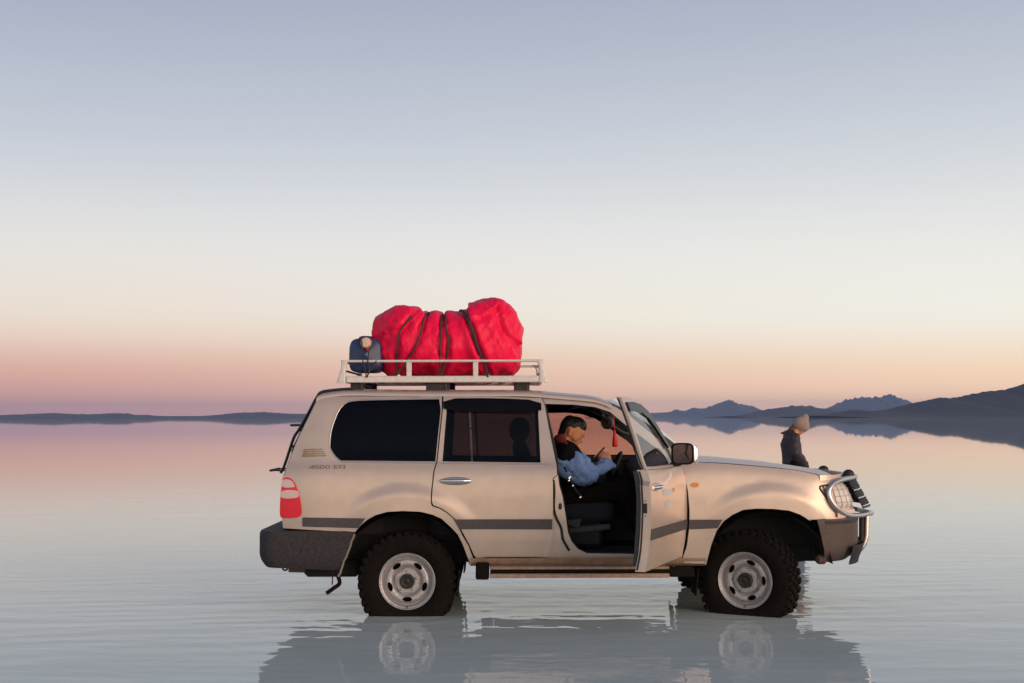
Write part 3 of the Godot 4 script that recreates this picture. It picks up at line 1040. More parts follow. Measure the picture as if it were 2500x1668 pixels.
func make_front_door(far: bool) -> void:
	var s := side
	var hp := S(1672, 1240)
	var pivot := Vector3(hp.x, hp.y, (hp.z - 0.02) * s)
	var d := holder("front_door", car)
	d.position = pivot
	if not far:
		d.set_meta("label", "front door standing wide open")
		hinge = pivot
		door = d
		d.rotation.y = deg_to_rad(DOOR_OPEN)
	var q := Build.new()
	sheet(q, outline(FRONT_LOW), [], body, 0.0, 0.075, 0.045, 0.004, -pivot)
	part("door_skin", q, M.paint, d)
	q = Build.new()
	sheet(q, outline(FRONT_FRAME), [outline(FRONT_WINDOW)], body, 0.0, 0.035, 0.03, 0.004, -pivot)
	part("window_frame", q, M.paint, d)
	q = Build.new()
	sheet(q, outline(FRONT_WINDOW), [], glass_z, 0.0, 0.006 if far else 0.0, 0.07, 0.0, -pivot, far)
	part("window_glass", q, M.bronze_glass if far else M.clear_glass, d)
	q = Build.new()
	sheet(q, outline([1347, 986, 1400, 985, 1452, 990, 1493, 1004, 1528, 1028, 1565, 1060, 1592, 1084, 1586, 1092, 1550, 1068, 1515, 1042, 1483, 1022, 1445, 1010, 1400, 1006, 1350, 1007]), [], body, 0.016, 0.02, 0.03, 0.004, -pivot)
	part("wind_deflector", q, M.smoked, d)
	q = Build.new()
	sheet(q, outline([1357, 1268, 1677, 1268.5, 1677, 1292, 1357, 1293]), [], body, 0.009, 0.012, 0.045, 0.004, -pivot)
	part("side_moulding", q, M.moulding, d)
	# the trim on the cabin side
	q = Build.new()
	sheet(q, outline([1372, 1140, 1648, 1140, 1662, 1200, 1664, 1290, 1650, 1348, 1366, 1350, 1364, 1294, 1366, 1175]), [], body, -0.078, 0.045, 0.06, 0.004, -pivot)
	part("door_trim", q, M.trim_light, d)
	var hx := Node3D.new()
	hx.name = "door_handle"
	var at := S(1398, 1177)
	q = Build.new()
	q.ball(Vector3(at.x, at.y, (at.z - 0.003) * s) - pivot, Vector3(0.132, 0.034, 0.010), Basis(), 20)
	part("handle_cup", q, M.brushed, d)
	q = Build.new()
	var row := []
	for k in 13:
		var t := k / 12.0 * 2.0 - 1.0
		row.append(Vector3(at.x + t * 0.121, at.y + 0.004, (at.z + 0.012 + 0.03 * (1.0 - t * t)) * s) - pivot)
	q.tube(row, 0.015, 10)
	part("door_handle", q, M.chrome, d)
	hx.free()
	if far:
		q = Build.new()
		q.box(Vector3(1.30, 1.33, -1.07) - pivot, Vector3(0.10, 0.17, 0.20), Basis(), 0.03)
		part("side_mirror", q, M.black, d)
		return
	# latch, rubber edge, check strap
	q = Build.new()
	var lz := S(1355, 1222)
	q.box(lz - pivot + Vector3(-0.004, 0, -0.045), Vector3(0.012, 0.075, 0.03), Basis(), 0.004)
	for k in [-0.055, 0.055]:
		q.ball(lz - pivot + Vector3(-0.004, k, -0.045), Vector3(0.005, 0.007, 0.007), Basis(), 8)
	part("door_latch", q, M.black, d)
	q = Build.new()
	var er := []
	for w in [[1363, 1140], [1361, 1160], [1354, 1175], [1354, 1230], [1354, 1294], [1351, 1326], [1346, 1358]]:
		var e := S(w[0], w[1])
		er.append(e - pivot + Vector3(-0.002, 0, -0.066))
	q.tube(spline(er, 5), 0.008, 6)
	part("edge_seal", q, M.seal, d)
	q = Build.new()
	er = []
	for w in [[1364, 1134], [1354, 1094], [1344, 1045], [1334, 990], [1332, 978]]:
		var e := S(w[0], w[1])
		er.append(e - pivot + Vector3(-0.002, 0, -0.030))
	q.tube(spline(er, 5), 0.008, 6)
	part("edge_seal", q, M.seal, d)
	q = Build.new()
	er = []
	for w in [[1657, 1139], [1668, 1163], [1676, 1200], [1680, 1246], [1679, 1292], [1673, 1335], [1664, 1358]]:
		var e := S(w[0], w[1])
		er.append(e - pivot + Vector3(0.004, 0, -0.012))
	q.tube(spline(er, 5), 0.009, 6)
	part("edge_seal", q, M.seal, d)
	# worn stickers
	q = Build.new()
	sheet(q, rounded(outline([1395, 1171, 1450, 1170, 1500, 1163, 1545, 1147, 1560, 1148, 1540, 1162, 1490, 1176, 1440, 1181, 1400, 1180]), 2), [], body, 0.002, 0.0, 0.03, 0.0, -pivot)
	part("sticker", q, M.sticker_white, d, "pale curved streak of a worn sticker")
	var rng := RandomNumberGenerator.new()
	rng.seed = 12
	for e in [[1488, 1193, 44.0, 11.0, M.sticker_blue, "pale blue remains of a worn sticker"], [1492, 1219, 24.0, 8.0, M.sticker_blue, "small pale blue scrap of a worn sticker"], [1548, 1190, 13.0, 6.0, M.sticker_orange, "small orange scrap of a worn sticker"]]:
		q = Build.new()
		var blob := []
		for i in 26:
			var ang := TAU * i / 26.0
			var k := 0.6 + 0.4 * rng.randf()
			blob.append(e[0] + pow(absf(cos(ang)), 0.6) * signf(cos(ang)) * e[2] * k); blob.append(e[1] + pow(absf(sin(ang)), 0.6) * signf(sin(ang)) * e[3] * k)
		sheet(q, outline(blob), [], body, 0.0022, 0.0, 0.03, 0.0, -pivot)
		part("sticker", q, e[4], d, e[5])
	# mirror: placed where it shows on the open door
	var c := D(1668, 1108, 1.20)
	q = Build.new()
	var rows := []
	for k in 7:
		var t := k / 6.0
		var row2 := []
		var depth: float = lerpf(0.0, 0.085, t)
		var shrink := sqrt(maxf(1.0 - t * t * 0.55, 0.05))
		for j in 28:
			var ang := TAU * j / 28.0
			var u := pow(absf(cos(ang)), 0.45) * signf(cos(ang)) * 0.092 * shrink
			var w := pow(absf(sin(ang)), 0.45) * signf(sin(ang)) * 0.088 * shrink
			row2.append(c + Vector3(depth - 0.03, w, u))
		rows.append(row2)
	q.grid(rows, true)
	for j in 28: q.flat(c + Vector3(0.055, 0, 0), rows[6][j], rows[6][(j + 1) % 28], Vector3.RIGHT)
	var mir := part("side_mirror", q, M.black, d)
	q = Build.new()
	var face := []
	for j in 28: face.append(rows[0][j])
	for j in 28:
		q.flat(c + Vector3(-0.022, 0, 0), c + (face[j] - c) * 0.86 + Vector3(0.006, 0, 0), c + (face[(j + 1) % 28] - c) * 0.86 + Vector3(0.006, 0, 0), Vector3.LEFT)
	part("mirror_glass", q, M.mirror_tint, mir)
	q = Build.new()
	for k in 28: q.flat(c + Vector3(-0.021, 0, 0), face[k] + Vector3(0.0, 0, 0), face[(k + 1) % 28], Vector3.LEFT)
	q = Build.new()
	rows = []
	for k in 6:
		var t := k / 5.0
		var row3 := []
		for j in 9:
			var v := lerpf(-0.075, 0.072, j / 8.0)
			row3.append(c + Vector3(lerpf(-0.028, 0.05, t), v, 0.091 + 0.034 * sin(clampf(t + 0.12, 0.0, 1.0) * PI) * (1.0 - pow(absf(v / 0.09), 4.0))))
		rows.append(row3)
	q.grid(rows)
	part("chrome_cap", q, M.chrome, mir)
	q = Build.new()
	var base := D(1618, 1133, 1.05)
	q.tube([base, c + Vector3(0.0, -0.085, -0.06), c + Vector3(0.01, -0.08, -0.02)], 0.018, 8)
	part("mirror_arm", q, M.black, mir)

# ---------- roof, windscreen, rack ----------
const ROOF_PX := [781, 966, 792, 960, 818, 955.5, 857, 952.5, 940, 953, 1040, 954, 1250, 954, 1311, 956, 1384, 962, 1440, 967.5, 1470, 975, 1490, 985]

func make_roof() -> void:
	var q := Build.new()
	var edge := []
	for i in range(0, ROOF_PX.size(), 2):
		var p := P(ROOF_PX[i], ROOF_PX[i + 1], 0.55)
		edge.append(Vector2(p.x, p.y))
	edge = spline(edge, 5)
	var rows := []
	for e in edge:
		var yd: float = e.y - 0.052
		var zd := zs(e.x, yd)
		var row := []
		for j in 33:
			var a := PI * j / 32.0
			var cz: float = cos(a)
			var z: float = zd * signf(cz) * pow(absf(cz), 0.8)
			var t := pow(maxf(sin(a), 0.0), 0.42)
			row.append(Vector3(e.x, yd + (e.y + 0.006 - yd) * t + 0.03 * (1.0 - pow(absf(z / zd), 2.0)) * 0.3, z))
		rows.append(row)
	q.grid(rows)
	part("roof", q, M.paint, car)
	# headliner just below
	q = Build.new()
	var low := []
	for r in rows:
		var row := []
		for p in r: row.append(Vector3(p.x, p.y - 0.05, p.z * 0.93))
		low.append(row)
	q.grid(low)
	part("headliner", q, M.trim, car)
	# windscreen between its pillars
	q = Build.new()
	rows = []
	for i in 13:
		var t := i / 12.0
		var base := Vector3(1.46, 1.262, 0.80)
		var top := Vector3(0.80, 1.775, 0.68)
		var row := []
		for j in 21:
			var u := j / 20.0 * 2.0 - 1.0
			var p := base.lerp(top, t)
			row.append(Vector3(p.x + (0.16 - 0.04 * t) * (1.0 - u * u) + 0.02 * sin(t * PI), p.y + 0.02 * sin(t * PI) + 0.02 * t * (1.0 - u * u), p.z * u))
		rows.append(row)
	q.grid(rows)
	part("windscreen", q, M.clear_glass, car)
	for s in [1.0, -1.0]:
		q = Build.new()
		q.tube(spline([Vector3(1.50, 1.25, 0.835 * s), Vector3(1.25, 1.45, 0.80 * s), Vector3(0.98, 1.64, 0.735 * s), Vector3(0.78, 1.735, 0.685 * s), Vector3(0.6, 1.745, 0.66 * s)], 5), 0.036, 10)
		part("windscreen_pillar", q, M.trim_light, car)
	# roof rack
	var rack := holder("roof_rack", car)
	rack.set_meta("label", "pale painted metal roof rack with rusty feet")
	var zr := 0.60
	var left := P(838, 930, zr)
	var right := P(1322, 928, zr)
	var top := P(1080, 881.5, zr).y
	var bot := P(1080, 926, zr).y
	for s in [1.0, -1.0]:
		q = Build.new()
		q.box(Vector3((left.x + right.x) / 2, bot, zr * s), Vector3(right.x - left.x - 0.05, 0.056, 0.03), Basis(), 0.006)
		part("side_rail", q, M.rack_paint, rack)
		q = Build.new()
		q.tube([Vector3(left.x - 0.005, top, zr * s), Vector3(right.x + 0.005, top, zr * s)], 0.0115, 10)
		part("top_rail", q, M.rack_paint, rack)
		for px in [998.5, 1161.0]:
			q = Build.new()
			var w := P(px, 905, zr)
			q.box(Vector3(w.x, (top + bot) / 2, zr * s), Vector3(0.044, top - bot - 0.02, 0.022), Basis(), 0.004)
			part("upright", q, M.rack_paint, rack)
		for e in [-1.0, 1.0]:
			# cast corner posts, flared at the foot
			q = Build.new()
			var xx: float = left.x if e < 0.0 else right.x
			var rr := []
			for k in 9:
				var t := k / 8.0
				var yy := lerpf(bot - 0.03, top + 0.012, t)
				var wd: float = 0.085 - 0.045 * sin(minf(t * 1.15, 1.0) * PI * 0.5) + (0.03 * smoothstep(0.75, 1.0, t))
				var lean: float = e * (0.018 - 0.03 * t)
				var ring := []
				for j in 16:
					var a := TAU * j / 16.0
					ring.append(Vector3(xx + lean + pow(absf(cos(a)), 0.5) * signf(cos(a)) * wd * 0.5, yy, zr * s + pow(absf(sin(a)), 0.5) * signf(sin(a)) * 0.022 - 0.01 * s))
				rr.append(ring)
			q.grid(rr, true)
			for ri in [0, 8]:
				var mid := Vector3.ZERO
				for w in rr[ri]: mid += w / 16.0
				for j in 16: q.flat(mid, rr[ri][j], rr[ri][(j + 1) % 16], Vector3.UP if ri else Vector3.DOWN)
			part("corner_post", q, M.rack_paint, rack)
	for e in [-1.0, 1.0]:
		q = Build.new()
		var xx: float = left.x if e < 0.0 else right.x
		q.tube([Vector3(xx, top, zr), Vector3(xx, top, -zr)], 0.0115, 8)
		part("end_rail", q, M.rack_paint, rack)
		q = Build.new()
		q.box(Vector3(xx, bot, 0), Vector3(0.03, 0.05, zr * 2 - 0.06), Basis(), 0.005)
		part("end_bar", q, M.rack_paint, rack)
		q = Build.new()
		q.tube([Vector3(xx, (top + bot) / 2, zr - 0.03), Vector3(xx, (top + bot) / 2, -zr + 0.03)], 0.009, 8)
		part("end_rail", q, M.rust, rack)
	for k in 13:
		q = Build.new()
		var xx: float = lerpf(left.x + 0.08, right.x - 0.08, k / 12.0)
		q.box(Vector3(xx, bot + 0.004, 0), Vector3(0.05, 0.012, zr * 2 - 0.04), Basis(), 0.003)
		part("floor_slat", q, M.rust if k % 4 == 1 else M.rack_paint, rack)
	for px in [[872, 32.0], [1069, 58.0], [1274, 38.0]]:
		for s in [1.0, -1.0]:
			q = Build.new()
			var w := P(px[0], 945, zr - 0.06)
			var ww: float = px[1] * 0.0035
			q.box(Vector3(w.x, (bot + 1.855) / 2.0 - 0.015, (zr - 0.07) * s), Vector3(ww, bot - 1.835, 0.07), Basis(), 0.008)
			var foot := part("rack_foot", q, M.bumper_plastic, rack)
			q = Build.new()
			q.box(Vector3(w.x + ww * 0.35, (bot + 1.85) / 2.0 - 0.01, (zr - 0.03) * s), Vector3(0.012, bot - 1.83, 0.012), Basis(), 0.002)
			part("clamp_bolt", q, M.rust, foot)
		q = Build.new()
		q.box(Vector3(P(px[0], 945, 0.5).x, bot - 0.042, 0), Vector3(0.05, 0.025, zr * 2 - 0.1), Basis(), 0.004)
		part("cross_bar", q, M.rust, rack)
	q = Build.new()
	q.tube([Vector3(left.x + 0.1, 1.885, 0.56), Vector3(right.x - 0.1, 1.885, 0.56)], 0.006, 6)

# ---------- nose ----------
func make_nose() -> void:
	var q := Build.new()
	# bonnet: a shallow crowned sheet between the two fender lines
	var line := []
	for w in [[1697, 1128], [1764, 1130.5], [1848, 1137.5], [1932, 1146], [1988, 1156.5], [2010, 1163.5], [2026, 1171]]:
		line.append(S(w[0], w[1]))
	line = spline(line, 5)
	var rows := []
	var cnt := line.size()
	for i in cnt:
		var p: Vector3 = line[i]
		var row := []
		var f := float(i) / (cnt - 1)
		for j in 33:
			var u := j / 32.0 * 2.0 - 1.0
			var e := 1.0 - pow(absf(u), 5.0)
			var x: float = p.x + 0.22 * (1.0 - u * u) * smoothstep(0.35, 1.0, f) + 0.04 * (1.0 - u * u) * (1.0 - f)
			var y: float = p.y + 0.006 * e + 0.012 * (1.0 - u * u) - 0.03 * (1.0 - u * u) * smoothstep(0.75, 1.0, f)
			# two long swages
			y += 0.005 * exp(-pow((absf(u) - 0.62) / 0.05, 2.0))
			row.append(Vector3(x, y, -u * (p.z - 0.008)))
		rows.append(row)
	# its rolled front lip
	var last: Array = rows[cnt - 1]
	for k in 3:
		var row := []
		for j in 33:
			var u := j / 32.0 * 2.0 - 1.0
			row.append(last[j] + Vector3(0.012 * (k + 1) * (1.0 - 0.5 * u * u), -0.018 * (k + 1), 0))
		rows.append(row)
	q.grid(rows)
	var hood := part("bonnet", q, M.paint, car)
	for w in [[1733, 1141, 0.62], [1973, 1131, 0.05]]:
		q = Build.new()
		var p := P(w[0], w[1], w[2])
		q.tube([p + Vector3(0, -0.03, 0), p + Vector3(-0.006, 0.015, 0)], 0.007, 6)
		part("washer_jet" if w[2] > 0.3 else "flag_stub", q, M.black if w[2] > 0.3 else M.rust, hood)
	# cowl below the windscreen
	q = Build.new()
	rows = []
	for i in 4:
		var row := []
		for j in 21:
			var u := j / 20.0 * 2.0 - 1.0
			row.append(Vector3(1.44 + 0.16 * (1.0 - u * u) + 0.05 * i, 1.255 - 0.004 * i, 0.84 * u))
		rows.append(row)
	q.grid(rows)
	part("cowl", q, M.black, car)
	# painted nose behind the lamps
	q = Build.new()
	nose_patch(q, 0.78, 1.145, 0.22, PI / 2.0, -0.012)
	part("nose_panel", q, M.paint, car)
	for s in [1.0, -1.0]:
		var lamp: Node3D
		q = Build.new()
		var lr := []
		for i in 9:
			var row := []
			for j in 17:
				var p := nose_point(lerpf(0.865, 1.075, i / 8.0), lerpf(0.42, 0.98, j / 16.0), 0.012 - 0.03 * pow(absf(i / 4.0 - 1.0), 4.0))
				row.append(Vector3(p.x, p.y, p.z * s))
			lr.append(row)
		q.grid(lr)
		lamp = part("headlight", q, M.lamp_lens, car)
		for j in [3, 7, 11]:
			q = Build.new()
			var ln := []
			for i in 9: ln.append(lr[i][j] + Vector3(0.006, 0, 0.002 * s))
			q.tube(ln, 0.0025, 5)
			part("guard_wire", q, M.lens_gap, lamp)
		for i in [2, 4, 6]:
			q = Build.new()
			var ln := []
			for j in range(0, 17, 2): ln.append(lr[i][j] + Vector3(0.006, 0, 0.002 * s))
			q.tube(ln, 0.0025, 5)
			part("guard_wire", q, M.lens_gap, lamp)
		# black frame of the lamp on the flank
		q = Build.new()
		var fr := []
		for w in [[2030, 1184.5], [2016, 1185], [2004, 1187], [2002, 1192], [2007, 1201], [2016, 1214], [2023, 1223]]:
			var p := S(w[0], w[1])
			fr.append(Vector3(p.x, p.y, (p.z + 0.002) * s))
		q.tube(spline(fr, 4), 0.0075, 6)
		part("lamp_frame", q, M.black, lamp)
		q = Build.new()
		var wr := []
		for i in 6:
			var row := []
			for j in 9:
				var p := nose_point(lerpf(0.905, 1.055, i / 5.0), lerpf(0.30 - 0.08 * (i - 2.5) / 5.0, 0.45, j / 8.0), 0.004)
				row.append(Vector3(p.x, p.y, p.z * s))
			wr.append(row)
		q.grid(wr)
		part("side_lens", q, M.pale_lens, lamp)
		q = Build.new()
		wr = []
		for i in 4:
			var row := []
			for j in 15:
				var p := nose_point(lerpf(0.795, 0.85, i / 3.0), lerpf(0.40, 0.92, j / 14.0), 0.006)
				row.append(Vector3(p.x, p.y, p.z * s))
			wr.append(row)
		q.grid(wr)
		part("turn_signal", q, M.pale_lens, lamp)
	# bumper: wraps from wheel arch to wheel arch
	q = Build.new()
	rows = []
	for i in 15:
		var t := i / 14.0
		var y := lerpf(0.785, 0.425, t)
		var grow: float = 0.012 - 0.02 * pow(maxf(0.0, (t - 0.75) / 0.25), 2.0) * 2.5 - 0.010 * pow(maxf(0.0, 1.0 - t / 0.06), 2.0)
		var row := []
		for j in 49:
			var u := j / 48.0 * 2.0 - 1.0
			var a0: float = 0.105 + 0.12 * t
			var ang: float = lerpf(PI / 2.0, a0, absf(u))
			var p := nose_point(y, ang, grow)
			row.append(Vector3(p.x, p.y, p.z * signf(u) if u != 0.0 else 0.0))
		rows.append(row)
	q.grid(rows)
	var bump := part("front_bumper", q, M.front_bumper_plastic, car)
	q = Build.new()
	for s in [1.0, -1.0]:
		var br := []
		for i in 3:
			var row := []
			for j in 25:
				var p := nose_point(0.772 - 0.015 * i, lerpf(0.2, PI / 2.0, j / 24.0), 0.015)
				row.append(Vector3(p.x, p.y, p.z * s))
			br.append(row)
		q.grid(br)
	part("bumper_strip", q, M.black, bump)
	q = Build.new()
	q.box(P(2004, 1366, 0.86), Vector3(0.085, 0.075, 0.10), Basis(), 0.02)
	part("tow_eye", q, M.rust, bump)
	q = Build.new()
	nose_patch(q, 0.40, 0.56, 0.6, PI / 2.0, 0.06)
	part("bumper_chin", q, M.black, bump)
	# bull bar: black guard with slats in front of the grille, tubes round the lamps
	var bar := holder("bull_bar", car)
	bar.set_meta("label", "steel tube bull bar with black slatted centre")
	q = Build.new()
	var gr := []
	for i in 9:
		var t := i / 8.0
		var y := lerpf(0.845, 1.125, t)
		var row := []
		for j in 21:
			var u := j / 20.0 * 2.0 - 1.0
			var p := guard(y, u)
			row.append(p)
		gr.append(row)
	q.grid(gr)
	part("guard_plate", q, M.black, bar)
	for k in 13:
		q = Build.new()
		var y: float = 0.855 + k * 0.0215
		var path := []
		for j in 15: path.append(guard(y, j / 14.0 * 2.0 - 1.0) + Vector3(0.008, 0, 0))
		q.tube(path, 0.0075, 6)
		part("slat", q, M.black, bar)
	for y in [0.868, 0.936, 1.002]:
		for s in [1.0, -1.0]:
			q = Build.new()
			var path := []
			for j in 9:
				var u: float = lerpf(1.0, 0.15, j / 8.0) * s
				path.append(guard(y + 0.012 * (1.0 - absf(u)), u) + Vector3(0.012, 0.0, 0.012 * s))
			q.tube(path, 0.0062, 8)
			part("bright_rod", q, M.chrome, bar)
	for s in [1.0, -1.0]:
		q = Build.new()
		var path := []
		for w in [[2088, 1164, 0.40], [2074, 1167.5, 0.56], [2053, 1172.5, 0.80], [2036, 1180, 0.90], [2026, 1192, 0.945], [2024, 1206, 0.955], [2029, 1222, 0.955], [2041, 1239, 0.935], [2056, 1251, 0.88], [2071, 1258, 0.80], [2090, 1259, 0.66], [2108, 1257, 0.52], [2121, 1254, 0.42], [2128, 1253, 0.2]]:
			var p := P(w[0], w[1], w[2])
			path.append(Vector3(p.x, p.y, p.z * s))
		q.tube(spline(path, 6), 0.0215, 12)
		part("lamp_hoop", q, M.brushed, bar)
		q = Build.new()
		path = []
		for w in [[2117, 1256, 0.44], [2116, 1285, 0.44], [2115, 1312, 0.44], [2108, 1332, 0.44], [2094, 1346, 0.44], [2075, 1352, 0.44]]:
			var p := P(w[0], w[1], w[2])
			path.append(Vector3(p.x, p.y, p.z * s))
		q.tube(spline(path, 5), 0.021, 12)
		part("down_tube", q, M.brushed, bar)
		q = Build.new()
		path = []
		for w in [[2104, 1262, 0.43], [2104, 1320, 0.43], [2096, 1345, 0.43]]:
			var p := P(w[0], w[1], w[2])
			path.append(Vector3(p.x, p.y, p.z * s))
		q.tube(path, 0.024, 8)
		part("mount_bracket", q, M.bumper_plastic, bar)
		q = Build.new()
		q.ball(Vector3(P(2072, 1160, 0.45).x, P(2072, 1158, 0.45).y, 0.45 * s), Vector3(0.05, 0.042, 0.05), Basis(), 14)
		part("spot_lamp", q, M.black, bar)
	q = Build.new()
	var t0 := P(2088, 1164, 0.40)
	q.tube([t0, Vector3(t0.x + 0.02, t0.y, 0.0), Vector3(t0.x, t0.y, -0.40)], 0.0215, 10)
	part("top_tube", q, M.brushed, bar)
	q = Build.new()
	var t1 := P(2128, 1253, 0.2)
	q.tube([t1, Vector3(t1.x, t1.y, -0.2)], 0.0215, 10)
	part("middle_tube", q, M.brushed, bar)
	q = Build.new()
	q.box(Vector3(2.93, 0.52, 0), Vector3(0.20, 0.14, 0.9), Basis(), 0.03)
	part("skid_plate", q, M.black, bar)

func guard(y: float, u: float) -> Vector3:
	var x0 := lerpf(3.165, 3.02, clampf((y - 0.85) / 0.27, 0.0, 1.0))
	return Vector3(x0 - 0.17 * pow(absf(u), 2.2), y, 0.56 * u)

# ---------- tail ----------
func make_tail() -> void:
	var q := Build.new()
	var edge := []
	for w in [[781, 966], [777, 971], [760, 1007], [742, 1043], [727, 1073], [709, 1119], [700, 1145], [690, 1172], [686, 1206], [684, 1244], [689, 1268], [691, 1290]]:
		edge.append(S(w[0], w[1]))
	var rows := []
	for e in spline(edge, 3):
		var row := []
		for j in 25:
			var u := j / 24.0 * 2.0 - 1.0
			row.append(Vector3(e.x + 0.012 - 0.10 * (1.0 - pow(absf(u), 3.0)), e.y - 0.004, (e.z - 0.008) * u))
		rows.append(row)
	q.grid(rows)
	part("tailgate", q, M.paint, car)
	q = Build.new()
	rows = []
	for k in 5:
		var t := k / 4.0
		var e := S(lerpf(768, 712, t), lerpf(992, 1108, t))
		var row := []
		for j in 13:
			var u := (j / 12.0 * 2.0 - 1.0) * 0.82
			row.append(Vector3(e.x - 0.10 * (1.0 - pow(absf(u), 3.0)) + 0.004, e.y, e.z * u))
		rows.append(row)
	q.grid(rows)
	part("rear_window", q, M.smoked, car)
	# bumper
	q = Build.new()
	rows = []
	for i in 13:
		var t := i / 12.0
		var y := lerpf(P(700, 1296, 0.9).y, P(700, 1386, 0.9).y, t)
		var tuck: float = -0.012 * pow(maxf(0.0, 1.0 - t / 0.1), 2.0) - 0.055 * pow(maxf(0.0, (t - 0.6) / 0.4), 2.0)
		var front := P(lerpf(866, 829, t), lerpf(1302, 1397, t), 0.95).x
		var row := []
		for j in 61:
			var u := j / 60.0 * 2.0 - 1.0
			var k := absf(u)
			var s := signf(u)
			var p: Vector3
			var back := -2.11 - tuck
			if k > 0.55:
				var f := (k - 0.55) / 0.45
				var xx := lerpf(back + 0.13, front, f)
				p = Vector3(xx, y - 0.04 * t * f * 0.5, (0.965 + tuck * 0.5) * s)
			elif k > 0.35:
				var f := (k - 0.35) / 0.20 * PI / 2.0
				p = Vector3(back + 0.13 - 0.13 * cos(f), y, (0.80 + tuck * 0.5 + 0.165 * sin(f)) * s)
			else:
				p = Vector3(back, y, (0.80 + tuck * 0.5) * u / 0.35)
			row.append(p)
		rows.append(row)
	q.grid(rows)
	var topr := []
	for p in rows[0]: topr.append(Vector3(lerpf(p.x, -1.7, 0.5) if p.x < -1.85 else p.x, p.y + 0.004, p.z * 0.93))
	q.grid([rows[0], topr])
	var botr := []
	for p in rows[12]: botr.append(Vector3(lerpf(p.x, -1.5, 0.3) if p.x < -1.7 else p.x, p.y, p.z * 0.6))
	q.grid([rows[12], botr])
	var bump := part("rear_bumper", q, M.bumper_plastic, car)
	# ragged torn liner along the arch edge of the bumper
	q = Build.new()
	var rag := []
	var rng := RandomNumberGenerator.new()
	rng.seed = 5
	for k in 12:
		var t := k / 11.0
		var p := P(lerpf(865, 826, t) + rng.randf_range(-1.5, 1.5), lerpf(1304, 1408, t), 0.962)
		rag.append(p)
	q.tube(rag, 0.010, 6)
	part("torn_edge", q, M.salt_crust, bump)
	q = Build.new()
	q.tube(spline([P(824, 1404, 0.88), P(829, 1424, 0.9), P(815, 1436, 0.9), P(797, 1449, 0.9)], 5), 0.017, 8)
	part("mud_flap_strut", q, M.rubber, bump)
	q = Build.new()
	q.tube([P(812, 1405, 0.7), P(811, 1428, 0.7)], 0.006, 5)
	part("chain", q, M.rust, bump)
	q = Build.new()
	q.lathe([Vector2(0.02, -0.006), Vector2(0.028, 0.0), Vector2(0.02, 0.006), Vector2(0.012, 0.0), Vector2(0.02, -0.006)], P(696, 1387, 0.8), Basis(), 14)
	q.tube([P(705, 1391, 0.8), P(745, 1392, 0.8)], 0.022, 8)
	part("tow_hook", q, M.rust, bump)
	q = Build.new()
	var b0 := P(746, 1396, 0.6)
	var b1 := P(880, 1408, 0.6)
	q.box((b0 + b1) / 2.0 + Vector3(0, 0.05, -0.2), Vector3(b1.x - b0.x, 0.13, 0.6), Basis(), 0.03)
	part("silencer", q, M.under, car)
	# ladder on the tailgate
	var lad := holder("rear_ladder", car)
	for z in [0.62, 0.22]:
		q = Build.new()
		var path := []
		for w in [[862, 950], [840, 950.5], [803, 954], [786, 957.5], [775, 967.5], [747, 1020], [729, 1050.5], [716.5, 1071], [698.7, 1124.5], [691, 1145], [684.6, 1155]]:
			var p := P(w[0], w[1], 0.62)
			path.append(Vector3(p.x, p.y, z))
		q.tube(spline(path, 4), 0.0125, 8)
		part("ladder_rail", q, M.black, lad)
	for w in [[730, 1038.5, 0.155], [679, 1149, 0.15]]:
		q = Build.new()
		var p := P(w[0], w[1], 0.62)
		for z in [0.62, 0.22]:
			q.box(Vector3(p.x, p.y, z), Vector3(w[2], 0.012, 0.02), Basis(), 0.003)
		q.tube([Vector3(p.x - w[2] * 0.42, p.y, 0.62), Vector3(p.x - w[2] * 0.42, p.y, 0.22)], 0.011, 8)
		part("ladder_step", q, M.black, lad)
	for t in [0.3, 0.7]:
		q = Build.new()
		var p := P(lerpf(747, 700, t), lerpf(1020, 1120, t), 0.62)
		q.tube([p, Vector3(p.x, p.y, 0.22)], 0.011, 8)
		part("ladder_rung", q, M.black, lad)
	# engine lettering on the quarter panel
	var tm := TextMesh.new()
	tm.text = "4500 EFI"
	tm.font_size = 16
	tm.pixel_size = 0.0040
	tm.depth = 0.002
	var font := SystemFont.new()
	font.font_names = PackedStringArray(["Droid Sans"])
	font.font_italic = true
	tm.font = font
	var tx := MeshInstance3D.new()
	tx.name = "badge_lettering"
	tx.mesh = tm
	tx.material_override = M.print_brown
	var at := S(800, 1141)
	var n := Vector3(-(zs(at.x + 0.05, at.y) - zs(at.x - 0.05, at.y)) / 0.1, -(zs(at.x, at.y + 0.01) - zs(at.x, at.y - 0.01)) / 0.02, 1.0).normalized()
	var bx := Vector3.UP.cross(n).normalized()
	tx.transform = Transform3D(Basis(bx * 1.28, n.cross(bx) * 0.62, n), at + n * 0.003)
	car.add_child(tx, true)

